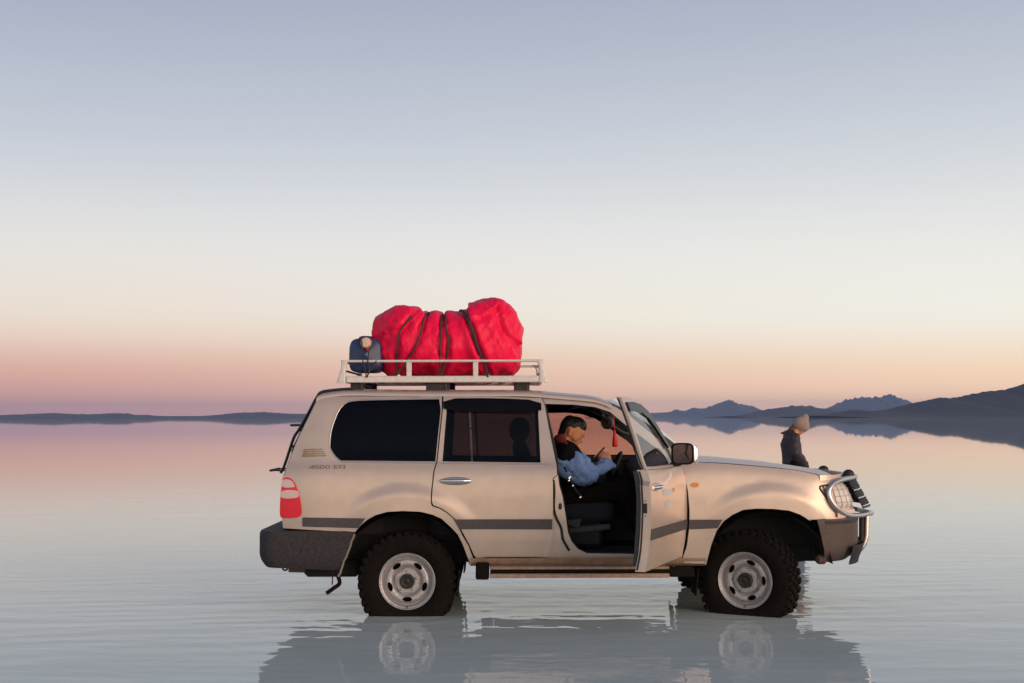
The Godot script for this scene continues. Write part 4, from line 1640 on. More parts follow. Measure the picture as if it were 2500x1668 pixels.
# ---------- cabin ----------
func make_cabin() -> void:
	var q := Build.new()
	q.box(Vector3(0.585, 0.485, 0), Vector3(1.83, 0.05, 1.72), Basis(), 0.01)
	q.box(Vector3(-1.06, 0.56, 0), Vector3(1.46, 0.05, 0.96), Basis(), 0.01)
	part("cabin_floor", q, M.trim, car)
	q = Build.new()
	q.box(Vector3(1.50, 0.86, 0), Vector3(0.06, 0.76, 1.68), Basis(), 0.01)
	part("firewall", q, M.trim, car)
	# dashboard
	q = Build.new()
	var prof := [Vector2(1.52, 1.245), Vector2(1.38, 1.262), Vector2(1.22, 1.25), Vector2(1.10, 1.215), Vector2(1.05, 1.16), Vector2(1.07, 1.05), Vector2(1.16, 0.93), Vector2(1.30, 0.80), Vector2(1.46, 0.70)]
	var rows := []
	for p in spline(prof, 3):
		var row := []
		for j in 19:
			var u := j / 18.0 * 2.0 - 1.0
			row.append(Vector3(p.x + 0.03 * u * u, p.y + 0.03 * exp(-pow((u + 0.42) / 0.22, 2.0)) * smoothstep(1.0, 1.2, p.y), 0.84 * u))
		rows.append(row)
	q.grid(rows)
	for e in [0, 18]:
		for i in rows.size() - 1:
			q.flat(Vector3(1.45, 0.95, rows[i][e].z), rows[i][e], rows[i + 1][e], Vector3(0, 0, rows[i][e].z))
	part("dashboard", q, M.trim, car)
	q = Build.new()
	q.box(Vector3(0.75, 0.62, 0), Vector3(0.85, 0.22, 0.24), Basis(), 0.03)
	part("console", q, M.trim, car)
	# steering wheel, on the far side
	q = Build.new()
	var ringc := Vector3(0.93, 1.13, -0.40)
	var tilt := Basis(Vector3.BACK, -0.45) * Basis(Vector3.UP, PI / 2.0)
	var loop := []
	for k in 33:
		var a := TAU * k / 32.0
		loop.append(ringc + tilt * Vector3(cos(a) * 0.19, sin(a) * 0.19, 0))
	q.tube(loop, 0.015, 8)
	for a in [0.0, PI, -PI / 2]:
		q.tube([ringc, ringc + tilt * Vector3(cos(a) * 0.185, sin(a) * 0.185, 0)], 0.018, 6)
	q.ball(ringc, Vector3(0.07, 0.07, 0.07), Basis(), 12)
	q.tube([ringc, ringc + tilt * Vector3(0, 0, 0.3)], 0.03, 8)
	part("steering_wheel", q, M.black, car)
	for s in [1.0, -1.0]:
		seat(Vector3(0.44, 0.50, 0.42 * s))
	# rear bench and third row
	for e in [[-0.45, 1.25], [-1.35, 1.1]]:
		q = Build.new()
		q.box(Vector3(e[0], 0.70, 0), Vector3(0.50, 0.22, e[1]), Basis(), 0.05)
		var be := part("rear_bench", q, M.seat_cloth, car)
		q = Build.new()
		q.box(Vector3(e[0] - 0.27, 1.03, 0), Vector3(0.15, 0.62, e[1]), Basis(Vector3.BACK, 0.25), 0.05)
		part("backrest", q, M.seat_cloth, be)
		for z in [-0.36, 0.0, 0.36]:
			q = Build.new()
			melt(q, [[Vector3(e[0] - 0.32, 1.43, z - 0.09), Vector3(e[0] - 0.32, 1.43, z + 0.09), 0.085, 0.085], [Vector3(e[0] - 0.33, 1.53, z - 0.08), Vector3(e[0] - 0.33, 1.53, z + 0.08), 0.07, 0.07]], 0.022, 40.0)
			part("headrest", q, M.seat_cloth, be)
	# belt, with its bright buckle, beside the front seat
	q = Build.new()
	q.tube(spline([P(1378, 1140, 0.70), P(1388, 1160, 0.68), P(1402, 1192, 0.66), P(1421, 1216, 0.64)], 5), 0.012, 6)
	var belt := part("seat_belt", q, M.black, car)
	for w in [[1391, 1166, 0.018], [1389.5, 1173, 0.014], [1399, 1186, 0.012], [1417, 1214, 0.014]]:
		q = Build.new()
		q.box(P(w[0], w[1], 0.69), Vector3(w[2] * 1.6, w[2], 0.012), Basis(Vector3.BACK, 0.7), 0.003)
		part("buckle", q, M.chrome, belt)
	# inside mirror
	q = Build.new()
	var mc := P(1482, 1033, 0.02)
	var rows2 := []
	for k in 5:
		var row := []
		for j in 20:
			var a := TAU * j / 20.0
			var sc: float = [0.6, 1.0, 1.05, 1.0, 0.5][k]
			row.append(mc + Basis(Vector3.UP, 0.35) * Vector3(-0.02 + 0.012 * k, sin(a) * 0.055 * sc, cos(a) * 0.12 * sc))
		rows2.append(row)
	q.grid(rows2, true)
	part("inside_mirror", q, M.mirror_frame, car)
	q = Build.new()
	q.tube([mc, mc + Vector3(0.03, 0.09, 0.0), mc + Vector3(0.06, 0.13, 0)], 0.012, 6)
	part("mirror_stem", q, M.black, car)
	# grab handle on the pillar and sun visors
	for s in [1.0, -1.0]:
		q = Build.new()
		q.box(Vector3(0.62, 1.735, 0.36 * s), Vector3(0.20, 0.022, 0.46), Basis(Vector3.BACK, 0.25), 0.008)
		part("sun_visor", q, M.trim_light, car)
		q = Build.new()
		q.tube(spline([Vector3(0.86, 1.66, 0.70 * s), Vector3(0.93, 1.575, 0.685 * s), Vector3(1.05, 1.49, 0.70 * s), Vector3(1.12, 1.47, 0.725 * s)], 5), 0.012, 6)
		part("grab_handle", q, M.trim_light, car)

func seat(at: Vector3) -> void:
	var q := Build.new()
	var caps := []
	var o := holder("front_seat", car)
	for z in [-0.17, 0.0, 0.17]:
		caps.append([at + Vector3(-0.12, 0.30, z), at + Vector3(0.34, 0.33, z), 0.10, 0.095])
	melt(q, caps, 0.022, 40.0)
	part("cushion", q, M.seat_cloth, o)
	q = Build.new()
	caps = []
	for z in [-0.16, 0.0, 0.16]:
		caps.append([at + Vector3(-0.22, 0.34, z), at + Vector3(-0.37, 0.86, z * 0.9), 0.085, 0.07])
	melt(q, caps, 0.022, 40.0)
	part("backrest", q, M.seat_cloth, o)
	q = Build.new()
	melt(q, [[at + Vector3(-0.38, 1.0, -0.09), at + Vector3(-0.38, 1.0, 0.09), 0.085, 0.085], [at + Vector3(-0.37, 1.06, -0.07), at + Vector3(-0.37, 1.06, 0.07), 0.07, 0.07]], 0.02, 40.0)
	part("headrest", q, M.seat_cloth, o)
	q = Build.new()
	q.box(at + Vector3(0.05, 0.13, 0), Vector3(0.55, 0.20, 0.46), Basis(), 0.03)
	part("seat_base", q, M.trim, o)
	if at.z > 0.0:
		q = Build.new()
		var w := P(1436, 1292, 0.66)
		q.box(w + Vector3(-0.02, 0.0, 0), Vector3(0.42, 0.05, 0.03), Basis(Vector3.BACK, 0.10), 0.012)
		q.box(P(1400, 1272, 0.66), Vector3(0.13, 0.10, 0.03), Basis(Vector3.BACK, -0.3), 0.03)
		part("seat_side_cover", q, M.trim_light, o)

# ---------- wheels and underside ----------
func squash(w: Vector3) -> Vector3:
	# a soft tyre: flat where it stands, bulging just above
	var s := smoothstep(-0.12, -0.30, w.y)
	var e := w.y + 0.287
	return Vector3(w.x * (1.0 + 0.09 * s), -0.289 + 0.5 * (e + sqrt(e * e + 0.0009)), w.z * (1.0 + 0.13 * s))

func disc_z(x: float, y: float) -> float:
	var r := sqrt(x * x + y * y)
	return 0.070 + 0.020 * smoothstep(0.192, 0.165, r) - 0.034 * smoothstep(0.142, 0.100, r) - 0.012 * smoothstep(0.17, 0.195, r)

func ellipse(c: Vector2, a: float, b: float, turn: float, n := 18) -> PackedVector2Array:
	var o := PackedVector2Array()
	for k in n:
		var t := TAU * k / n
		o.append(c + Vector2(cos(t) * a, sin(t) * b).rotated(turn))
	return o

func make_wheel(turn_by: float) -> Node3D:
	var w := Node3D.new()
	w.name = "wheel"
	var q := Build.new()
	var prof := []
	for p in [Vector2(0.222, 0.085), Vector2(0.236, 0.108), Vector2(0.262, 0.128), Vector2(0.300, 0.139), Vector2(0.335, 0.138), Vector2(0.362, 0.130), Vector2(0.384, 0.120), Vector2(0.391, 0.105), Vector2(0.393, 0.05), Vector2(0.394, 0.0)]:
		prof.append(p)
	for k in range(8, -1, -1): prof.append(Vector2(prof[k].x, -prof[k].y))
	q.lathe(prof, Vector3.ZERO, Basis(), 72, squash)
	part("tyre", q, M.rubber, w)
	# tread blocks
	q = Build.new()
	for k in 34:
		for lane in 4:
			var a := TAU * (k + (0.5 if lane % 2 else 0.0)) / 34.0
			var z: float = [-0.098, -0.034, 0.034, 0.098][lane]
			var out := Vector3(cos(a), sin(a), 0)
			var tang := Vector3(-sin(a), cos(a), 0)
			var b := Basis(tang, out, Vector3(0, 0, 1)) * Basis(Vector3.UP, 0.35 if lane % 2 else -0.35)
			var sub := Build.new()
			sub.box(out * 0.398, Vector3(0.046, 0.022, 0.050), b, 0.004)
			for i in range(0, sub.v.size(), 3):
				q.flat(squash(sub.v[i]), squash(sub.v[i + 1]), squash(sub.v[i + 2]), sub.n[i]) if lane < 0 else q.flat(squash(sub.v[i] + Vector3(0, 0, z)), squash(sub.v[i + 1] + Vector3(0, 0, z)), squash(sub.v[i + 2] + Vector3(0, 0, z)), sub.n[i])
		# shoulder lugs
		for s in [-1.0, 1.0]:
			var a := TAU * (k + (0.5 if s > 0 else 0.0)) / 34.0
			var out := Vector3(cos(a), sin(a), 0)
			var tang := Vector3(-sin(a), cos(a), 0)
			var sub := Build.new()
			sub.box(out * 0.381 + Vector3(0, 0, 0.119 * s), Vector3(0.036 if k % 2 else 0.046, 0.046, 0.018), Basis(tang, out, Vector3(0, 0, 1)), 0.004)
			for i in range(0, sub.v.size(), 3):
				q.flat(squash(sub.v[i]), squash(sub.v[i + 1]), squash(sub.v[i + 2]), sub.n[i])
	part("tread", q, M.rubber, w)
	# steel rim
	q = Build.new()
	q.lathe([Vector2(0.222, 0.075), Vector2(0.233, 0.100), Vector2(0.2345, 0.112), Vector2(0.232, 0.119), Vector2(0.227, 0.120), Vector2(0.2235, 0.114), Vector2(0.221, 0.106), Vector2(0.217, 0.103), Vector2(0.213, 0.104), Vector2(0.209, 0.100), Vector2(0.205, 0.086), Vector2(0.199, 0.066), Vector2(0.193, 0.058), Vector2(0.188, 0.060)], Vector3.ZERO, Basis(), 64)
	var rim := part("rim", q, M.steel, w)
	q = Build.new()
	var circle := ellipse(Vector2.ZERO, 0.196, 0.196, 0.0, 60)
	var holes := []
	for k in 5:
		var a := turn_by + TAU * k / 5.0
		holes.append(ellipse(Vector2(cos(a), sin(a)) * 0.150, 0.0205, 0.040, a, 22))
	side = 1.0
	sheet(q, circle, holes, disc_z, 0.0, 0.02, 0.016, 0.002)
	part("wheel_disc", q, M.steel, rim)
	q = Build.new()
	q.lathe([Vector2(0.001, 0.0), Vector2(0.2, 0.0), Vector2(0.2, -0.07)], Vector3.ZERO, Basis(), 32)
	part("brake_drum", q, M.under, rim)
	q = Build.new()
	var flower := PackedVector2Array()
	for k in 80:
		var a := TAU * k / 80.0
		flower.append(Vector2(cos(a), sin(a)) * (0.097 + 0.009 * cos(5.0 * (a - turn_by - PI / 5.0))))
	sheet(q, flower, [], flat_z, 0.090, 0.04, 0.02, 0.006)
	part("hub_flange", q, M.steel, rim)
	q = Build.new()
	q.lathe([Vector2(0.062, 0.084), Vector2(0.062, 0.112), Vector2(0.057, 0.120), Vector2(0.040, 0.122), Vector2(0.038, 0.112), Vector2(0.018, 0.112), Vector2(0.016, 0.119), Vector2(0.001, 0.120)], Vector3.ZERO, Basis(), 28)
	for k in 12:
		var a := TAU * k / 12.0
		q.box(Vector3(cos(a) * 0.049, sin(a) * 0.049, 0.119), Vector3(0.008, 0.008, 0.012), Basis(Vector3.BACK, a), 0.002)
	part("hub_cap", q, M.hub, rim)
	for k in 5:
		var a := turn_by + TAU * (k + 0.5) / 5.0
		q = Build.new()
		q.lathe([Vector2(0.0115, 0.088), Vector2(0.0115, 0.104), Vector2(0.008, 0.109), Vector2(0.001, 0.110)], Vector3(cos(a) * 0.082, sin(a) * 0.082, 0), Basis(), 6)
		part("wheel_nut", q, M.steel, rim)
	q = Build.new()
	q.tube([Vector3(sin(turn_by) * 0.0, -0.205, 0.095), Vector3(0.0, -0.216, 0.125)], 0.004, 6)
	part("valve", q, M.black, rim)
	return w

func make_under() -> void:
	var a := make_wheel(-PI / 2.0)
	var b := make_wheel(-PI / 2.0 + 0.33)
	for e in [[a, -0.872, 0.79, 0.0], [null, -0.872, -0.79, PI], [b, 1.973, 0.80, deg_to_rad(-29.0)], [null, 1.973, -0.80, PI + deg_to_rad(-27.0)]]:
		var w: Node3D = e[0] if e[0] else (a if e[1] < 0.0 else b).duplicate()
		car.add_child(w, true)
		w.position = Vector3(e[1], 0.28, e[2])
		w.rotation.y = e[3]
	var q := Build.new()
	for z in [0.48, -0.48]:
		q.box(Vector3(0.35, 0.46, z), Vector3(4.5, 0.13, 0.09), Basis(), 0.01)
	q.box(Vector3(0.3, 0.44, 0), Vector3(3.9, 0.04, 0.9), Basis(), 0.01)
	part("chassis", q, M.under, car)
	for x in [-0.872, 1.973]:
		q = Build.new()
		q.tube([Vector3(x, 0.30, 0.72), Vector3(x, 0.30, -0.72)], 0.05, 10)
		q.ball(Vector3(x, 0.32, 0.1 if x < 0 else -0.15), Vector3(0.16, 0.15, 0.15), Basis(), 14)
		part("axle", q, M.under, car)
	for e in [[-0.45, 0.80], [1.52, 0.80], [-0.45, -0.80], [1.52, -0.80]]:
		q = Build.new()
		q.box(Vector3(e[0] + 0.0, 0.27, e[1]), Vector3(0.014, 0.22, 0.26), Basis(Vector3.BACK, -0.10), 0.004)
		part("mud_flap", q, M.rubber, car)
	q = Build.new()
	q.box(Vector3(1.9, 0.80, 0), Vector3(0.75, 0.55, 0.9), Basis(), 0.06)
	part("engine", q, M.under, car)
	q = Build.new()
	q.box(Vector3(2.62, 0.85, 0), Vector3(0.08, 0.5, 1.3), Basis(), 0.02)
	part("radiator", q, M.under, car)

# ---------- what is tied to the roof ----------
const BAG_TOP := [917, 815, 918.5, 798, 922, 789, 929, 781, 948, 768, 971, 756.5, 991, 753.5, 1014, 759, 1029, 765, 1038, 769.5, 1044, 771.5, 1052, 768, 1067, 766.5, 1077, 771.5, 1083, 776.5, 1095, 770.5, 1117, 765.5, 1141, 763, 1153, 756, 1172, 746.5, 1200, 740, 1222, 742.5, 1238, 756, 1250, 772, 1262, 800, 1270, 822, 1274, 836, 1275, 849]
const BAG_LOW := [917, 816, 918.5, 833, 922, 842, 929, 876, 938, 906, 952, 915, 1000, 918, 1240, 918, 1250, 915, 1262, 902, 1270, 886, 1274, 866, 1275, 850]
const STRAPS := [
	[[1023, 762], [1000, 782], [976, 815], [970.5, 853], [968, 880], [966, 908], [968, 913]],
	[[1044, 771], [1032, 796], [1024, 825], [1010, 856], [995.5, 877], [983.5, 896], [970.5, 913]],
	[[1077.5, 776], [1076.5, 820], [1074, 853], [1074, 882], [1073, 915]],
	[[1083.6, 777], [1089.5, 806], [1095.5, 832], [1092, 863], [1087, 887], [1077.6, 915]],
	[[1121, 764], [1138, 776], [1150, 801], [1157.5, 827], [1169, 856], [1179, 882], [1189.7, 915]],
	[[1142, 763], [1143, 777], [1155, 810.5], [1167, 849], [1181, 882], [1191, 920]]]
const STRAP_LABEL := ["dark elastic cord curving down the bag beside the jerrycan", "dark elastic cord slanting across the bag to the same hook as its curved neighbour", "thin dark cord hanging straight down the waist of the bag", "dark elastic cord bowing outward beside the straight one", "thick dark strap slanting down towards the swollen end of the bag", "dark strap crossing the thick one on the swollen end of the bag"]
var bag_top := []
var bag_low := []
var strap_lines := []
const BAG_D := 0.44
const BAG_N := 2.7

func bag_at(x: float, ang: float) -> Vector3:
	var yt := steps(x, bag_top)
	var yl := steps(x, bag_low)
	var h := (yt - yl) / 2.0
	var span: float = bag_top[-1].x - bag_top[0].x
	var e: float = (x - bag_top[0].x) / span * 2.0 - 1.0
	var d: float = BAG_D * pow(maxf(1.0 - pow(absf(e), 5.0), 0.0), 0.45) * (0.86 + 0.14 * h / 0.33)
	var s := sin(ang)
	var c := cos(ang)
	return Vector3(x, (yt + yl) / 2.0 + h * signf(s) * pow(absf(s), 2.0 / BAG_N), d * signf(c) * pow(absf(c), 2.0 / BAG_N))

func bag_front(p: Vector2) -> float:
	# depth of the bag's near face at that height
	var yt := steps(p.x, bag_top)
	var yl := steps(p.x, bag_low)
	var h := maxf((yt - yl) / 2.0, 0.01)
	var span: float = bag_top[-1].x - bag_top[0].x
	var e: float = (p.x - bag_top[0].x) / span * 2.0 - 1.0
	var d: float = BAG_D * pow(maxf(1.0 - pow(absf(e), 5.0), 0.0), 0.45) * (0.86 + 0.14 * h / 0.33)
	var v := clampf(absf(p.y - (yt + yl) / 2.0) / h, 0.0, 1.0)
	return d * pow(1.0 - pow(v, BAG_N), 1.0 / BAG_N)

func B(px: float, py: float) -> Vector3:
	# where a pixel meets the near face of the bag
	var z := 0.35
	for i in 6:
		var p := P(px, py, z)
		z = lerpf(z, bag_front(Vector2(p.x, p.y)), 0.7)
	return P(px, py, z)

func near_line(p: Vector2, line: Array) -> float:
	var best := 9.0
	for i in line.size() - 1:
		var c := Geometry2D.get_closest_point_to_segment(p, line[i], line[i + 1])
		best = minf(best, c.distance_to(p))
	return best

func make_bag() -> void:
	for i in range(0, BAG_TOP.size(), 2):
		var p := P(BAG_TOP[i], BAG_TOP[i + 1], 0.0)
		bag_top.append(Vector2(p.x, p.y))
	for i in range(0, BAG_LOW.size(), 2):
		var p := P(BAG_LOW[i], BAG_LOW[i + 1], 0.10)
		var k := P(BAG_LOW[i], BAG_LOW[i + 1], 0.0)
		bag_low.append(Vector2(k.x, maxf(p.y, 1.966)))
	for s in STRAPS:
		var line := []
		for w in s:
			var b := B(w[0], w[1])
			line.append(Vector2(b.x, b.y))
		strap_lines.append(line)
	var folds := FastNoiseLite.new()
	folds.seed = 8
	folds.frequency = 1.0
	folds.fractal_type = FastNoiseLite.FRACTAL_RIDGED
	folds.fractal_octaves = 2
	var lumps := FastNoiseLite.new()
	lumps.seed = 9
	lumps.frequency = 1.0
	lumps.fractal_octaves = 2
	# two overlapping flaps: raised cloth above these edges
	var flap_a := PackedVector2Array()
	for w in [[900, 842], [917, 834], [926, 826], [940, 815], [956, 806], [985, 797], [1010, 785], [1026, 770], [1020, 740], [900, 740]]:
		var b := B(w[0], w[1]); flap_a.append(Vector2(b.x, b.y))
	var flap_b := PackedVector2Array()
	for w in [[1148, 790], [1165, 783], [1190, 768], [1215, 753], [1222, 770], [1232, 800], [1240, 820], [1262, 838], [1300, 840], [1300, 720], [1148, 720]]:
		var b := P(w[0], w[1], 0.30); flap_b.append(Vector2(b.x, b.y))
	var rows := []
	var nx := 170
	var na := 132
	var x0: float = bag_top[0].x
	var x1: float = bag_top[-1].x
	for i in nx + 1:
		var t := i / float(nx)
		var x := lerpf(x0, x1, 0.5 - 0.5 * cos(PI * (t * 0.94 + 0.03)) if true else t)
		if i == 0: x = x0 + 0.0005
		if i == nx: x = x1 - 0.0005
		var row := []
		for j in na:
			var ang := TAU * j / na
			var p := bag_at(x, ang)
			var q := bag_at(x, ang + 0.03)
			var r := bag_at(minf(x + 0.01, x1 - 0.0004), ang)
			var n := (q - p).cross(r - p).normalized()
			if n.dot(p - Vector3(p.x, (steps(x, bag_top) + steps(x, bag_low)) / 2.0, 0.0)) < 0.0: n = -n
			var edge := smoothstep(0.0, 0.04, x - x0) * smoothstep(0.0, 0.04, x1 - x)
			var f2 := Vector2(p.x, p.y)
			var amt := 0.016 * lumps.get_noise_3d(p.x * 3.2, p.y * 3.2, p.z * 3.2)
			# creases that fan out from the cords
			amt += 0.018 * folds.get_noise_3d(p.x * 2.6 + p.y * 1.2, p.y * 1.3 - p.x * 0.6, p.z * 1.5)
			amt += 0.010 * folds.get_noise_3d(p.x * 6.0 - p.y * 3.0, p.y * 3.6, p.z * 4.0 + 3.0) + 0.005 * folds.get_noise_3d(p.x * 13.0 + p.y * 8.0, p.y * 9.0 - p.x * 4.0, p.z * 8.0)
			for s in strap_lines:
				var dist := near_line(f2, s)
				amt -= 0.017 * exp(-pow(dist / 0.022, 2.0)) - 0.008 * exp(-pow((dist - 0.055) / 0.03, 2.0))
			if p.z > 0.0:
				if Geometry2D.is_point_in_polygon(f2, flap_a): amt += 0.020
				if Geometry2D.is_point_in_polygon(f2, flap_b): amt += 0.030
				# the deep pocket under the big flap
				var pocket := P(1228, 806, 0.33)
				amt -= 0.045 * exp(-pow((p.x - pocket.x - 0.35 * (p.y - pocket.y) * -0.6) / 0.035, 2.0) - pow((p.y - pocket.y) / 0.11, 2.0))
			row.append(p + n * amt * edge * (0.5 if p.y < 1.99 else 1.0))
		rows.append(row)
	var q := Build.new()
	q.grid(rows, true)
	for e in [0, nx]:
		var mid := Vector3.ZERO
		for w in rows[e]: mid += w / na
		for j in na: q.flat(mid, rows[e][j], rows[e][(j + 1) % na], Vector3.LEFT if e == 0 else Vector3.RIGHT)
	var o := thing("tarpaulin_bundle", "big red tarpaulin bundle lashed onto the roof rack", "bag", Vector3(0, 0, 0))
	part("cover", q, M.tarp, o)
	q = Build.new()
	var tb := B(1025, 762)
	q.box(Vector3(tb.x, P(1025, 759, 0.1).y, 0.16), Vector3(0.05, 0.035, 0.03), Basis(Vector3.BACK, 0.15), 0.008)
	part("cloth_knot", q, M.tarp, o)
	for k in STRAPS.size():
		var path := []
		# over the top from behind, down the near face and onto the rail
		var s: Array = STRAPS[k]
		var first := B(s[0][0], s[0][1])
		var ang := PI * 0.5
		for i in 7:
			var a := lerpf(PI * 1.05, PI * 0.53, i / 6.0)
			path.append(bag_at(first.x, a) + Vector3(0, 0.008 * (1.0 - absf(cos(a))), -0.012 * absf(cos(a))))
		var nxt := B(s[1][0], s[1][1])
		var mid_y := (steps(nxt.x, bag_top) + steps(nxt.x, bag_low)) / 2.0
		var v1 := clampf((nxt.y - mid_y) / maxf(steps(nxt.x, bag_top) - mid_y, 0.01), 0.0, 1.0)
		var a1 := asin(pow(v1, BAG_N / 2.0))
		for i in 6:
			var t := i / 6.0
			var a := lerpf(PI * 0.5, a1, t)
			var on := bag_at(lerpf(first.x, nxt.x, t), a)
			path.append(on + Vector3(0, 0.014 * (1.0 - t) + 0.004, 0.026 * minf(1.0, 0.3 + t)))
		for i in range(1, s.size()):
			var w = s[i]
			var on_bag: bool = w[1] < 895.0
			var b := B(w[0], w[1]) if on_bag else P(w[0], w[1], lerpf(0.50, 0.612, clampf((w[1] - 895.0) / 18.0, 0.0, 1.0)))
			path.append(b + Vector3(0, 0.006 if i <= 2 else 0.0, (0.030 if i <= 2 else 0.022) if on_bag else 0.006))
		q = Build.new()
		q.tube(spline(path, 5), 0.0125 if k == 4 else (0.010 if k == 5 else 0.0085), 7)
		var c := part(numbered("lashing_cord"), q, M.cord, self)
		tag(c, STRAP_LABEL[k], "cord", "cords lashing the red bundle")

func make_can() -> void:
	var o := thing("jerrycan", "dark blue plastic jerrycan lying beside the red bundle", "jerrycan")
	var c := P(894, 868, 0.30)
	var rows := []
	var hw := 0.150
	var hh := 0.152
	for i in 17:
		var t := i / 16.0 * 2.0 - 1.0
		var round_ := pow(maxf(1.0 - pow(absf(t), 6.0), 0.0), 0.3)
		var z := c.z - 0.10 + t * 0.21
		var row := []
		for j in 48:
			var a := TAU * j / 48.0
			var ca := cos(a)
			var sa := sin(a)
			var rib := 1.0 - 0.015 * exp(-pow(sin(t * PI * 2.5) / 0.3, 2.0))
			var nip := 1.0 - 0.10 * maxf(0.0, sa)
			row.append(Vector3(c.x + signf(ca) * pow(absf(ca), 0.42) * hw * round_ * rib * nip, c.y + signf(sa) * pow(absf(sa), 0.42) * hh * round_ * rib, z))
		rows.append(row)
	var q := Build.new()
	q.grid(rows, true)
	part("body", q, M.can_blue, o)
	var front := c.z + 0.11
	q = Build.new()
	var cp := P(893, 837, front + 0.02)
	q.lathe([Vector2(0.044, -0.03), Vector2(0.044, 0.0), Vector2(0.040, 0.012), Vector2(0.034, 0.016), Vector2(0.001, 0.017)], cp, Basis(), 24)
	for k in 20:
		var a := TAU * k / 20.0
		q.box(cp + Vector3(cos(a) * 0.044, sin(a) * 0.044, -0.008), Vector3(0.005, 0.006, 0.03), Basis(Vector3.BACK, a), 0.001)
	part("screw_cap", q, M.cap_cream, o)
	q = Build.new()
	q.lathe([Vector2(0.05, -0.035), Vector2(0.053, -0.02), Vector2(0.05, -0.012), Vector2(0.03, -0.012)], cp, Basis(), 24)
	q.box(cp + Vector3(0.018, -0.052, -0.01), Vector3(0.035, 0.03, 0.012), Basis(Vector3.BACK, 0.4), 0.004)
	part("red_collar", q, M.red_plastic, o)
	q = Build.new()
	q.tube(spline([c + Vector3(-0.05, hh * 0.97, 0.05), c + Vector3(-0.03, hh + 0.008, 0.0), c + Vector3(0.04, hh + 0.008, -0.06), c + Vector3(0.06, hh * 0.97, -0.12)], 5), 0.013, 8)
	part("handle", q, M.can_blue, o)
	# the ropes that tie it to the rail
	var ropes := [
		[[[883, 832], [884, 852], [886, 880], [890, 900], [895, 922]], "thin brown rope from the jerrycan's cap down to the rack rail"],
		[[[904, 846], [900, 862], [898, 884], [902, 898], [895.5, 922]], "thin brown rope knotted midway below the jerrycan's cap"],
		[[[919, 880], [910, 896], [902, 908], [896, 921]], "short brown rope slanting from the bundle to the jerrycan's hook"]]
	for r in ropes:
		var path := []
		var cnt: int = r[0].size()
		for i in cnt:
			var w = r[0][i]
			path.append(P(w[0], w[1], lerpf(front + 0.045, 0.625, clampf((w[1] - 840.0) / 45.0, 0.0, 1.0))))
		q = Build.new()
		q.tube(spline(path, 5), 0.0055, 6)
		var rp := part(numbered("tie_rope"), q, M.cord, self)
		tag(rp, r[1], "rope", "ropes tying the jerrycan")

func make_tassel() -> void:
	var top := P(1498, 1022, 0.06)
	var o := thing("mirror_tassel", "red tassel hanging from the inside mirror", "tassel")
	var q := Build.new()
	q.tube([top + Vector3(0, 0.02, 0), top + Vector3(0.004, -0.05, 0.0), P(1500, 1052, 0.06)], 0.0045, 6)
	part("cord", q, M.tassel_red, o)
	q = Build.new()
	var k0 := P(1500, 1051, 0.06)
	var k1 := P(1502, 1091, 0.06)
	q.lathe([Vector2(0.002, 0.0), Vector2(0.012, 0.004), Vector2(0.013, 0.018), Vector2(0.009, 0.024), Vector2(0.014, 0.04), Vector2(0.021, 0.08), Vector2(0.026, 0.12), Vector2(0.024, k0.distance_to(k1)), Vector2(0.001, k0.distance_to(k1) + 0.002)], k0, Basis.looking_at(k0 - k1, Vector3.RIGHT), 14)
	part("fringe", q, M.tassel_red, o)

# ---------- people ----------
func hand_caps(w: Vector3, fwd: Vector3, palm: Vector3, size: float) -> Array:
	# a half-closed hand: palm, four fingers bent towards the palm side, a thumb from its side
	var f := fwd.normalized()
	var u := (palm - f * palm.dot(f)).normalized()
	var s := f.cross(u)
	var caps := [[w, w + f * 0.045 * size, 0.021 * size, 0.026 * size], [w + f * 0.05 * size - s * 0.024 * size, w + f * 0.05 * size + s * 0.024 * size, 0.017 * size, 0.016 * size]]
	for k in 4:
		var root: Vector3 = w + f * 0.075 * size + s * (k - 1.5) * 0.019 * size
		var l: float = [0.034, 0.040, 0.038, 0.028][k] * size
		var j1: Vector3 = root + (f * 0.8 + u * 0.6) * l
		var j2: Vector3 = j1 + (f * 0.1 + u) * l * 0.75
		var j3: Vector3 = j2 + (u * 0.6 - f * 0.6) * l * 0.55
		caps.append([w + f * 0.05 * size + s * (k - 1.5) * 0.017 * size, root, 0.011 * size, 0.0098 * size])
		caps.append([root, j1, 0.0096 * size, 0.009 * size])
		caps.append([j1, j2, 0.009 * size, 0.0084 * size])
		caps.append([j2, j3, 0.0084 * size, 0.0075 * size])
	var t0 := w + f * 0.025 * size - s * 0.028 * size
	var t1 := t0 + (f * 0.6 - s * 0.45 + u * 0.4) * 0.042 * size
	caps.append([w + f * 0.015 * size, t0, 0.015 * size, 0.013 * size])
	caps.append([t0, t1, 0.012 * size, 0.0105 * size])
	caps.append([t1, t1 + (f * 0.75 + u * 0.55) * 0.03 * size, 0.0105 * size, 0.0085 * size])
	return caps

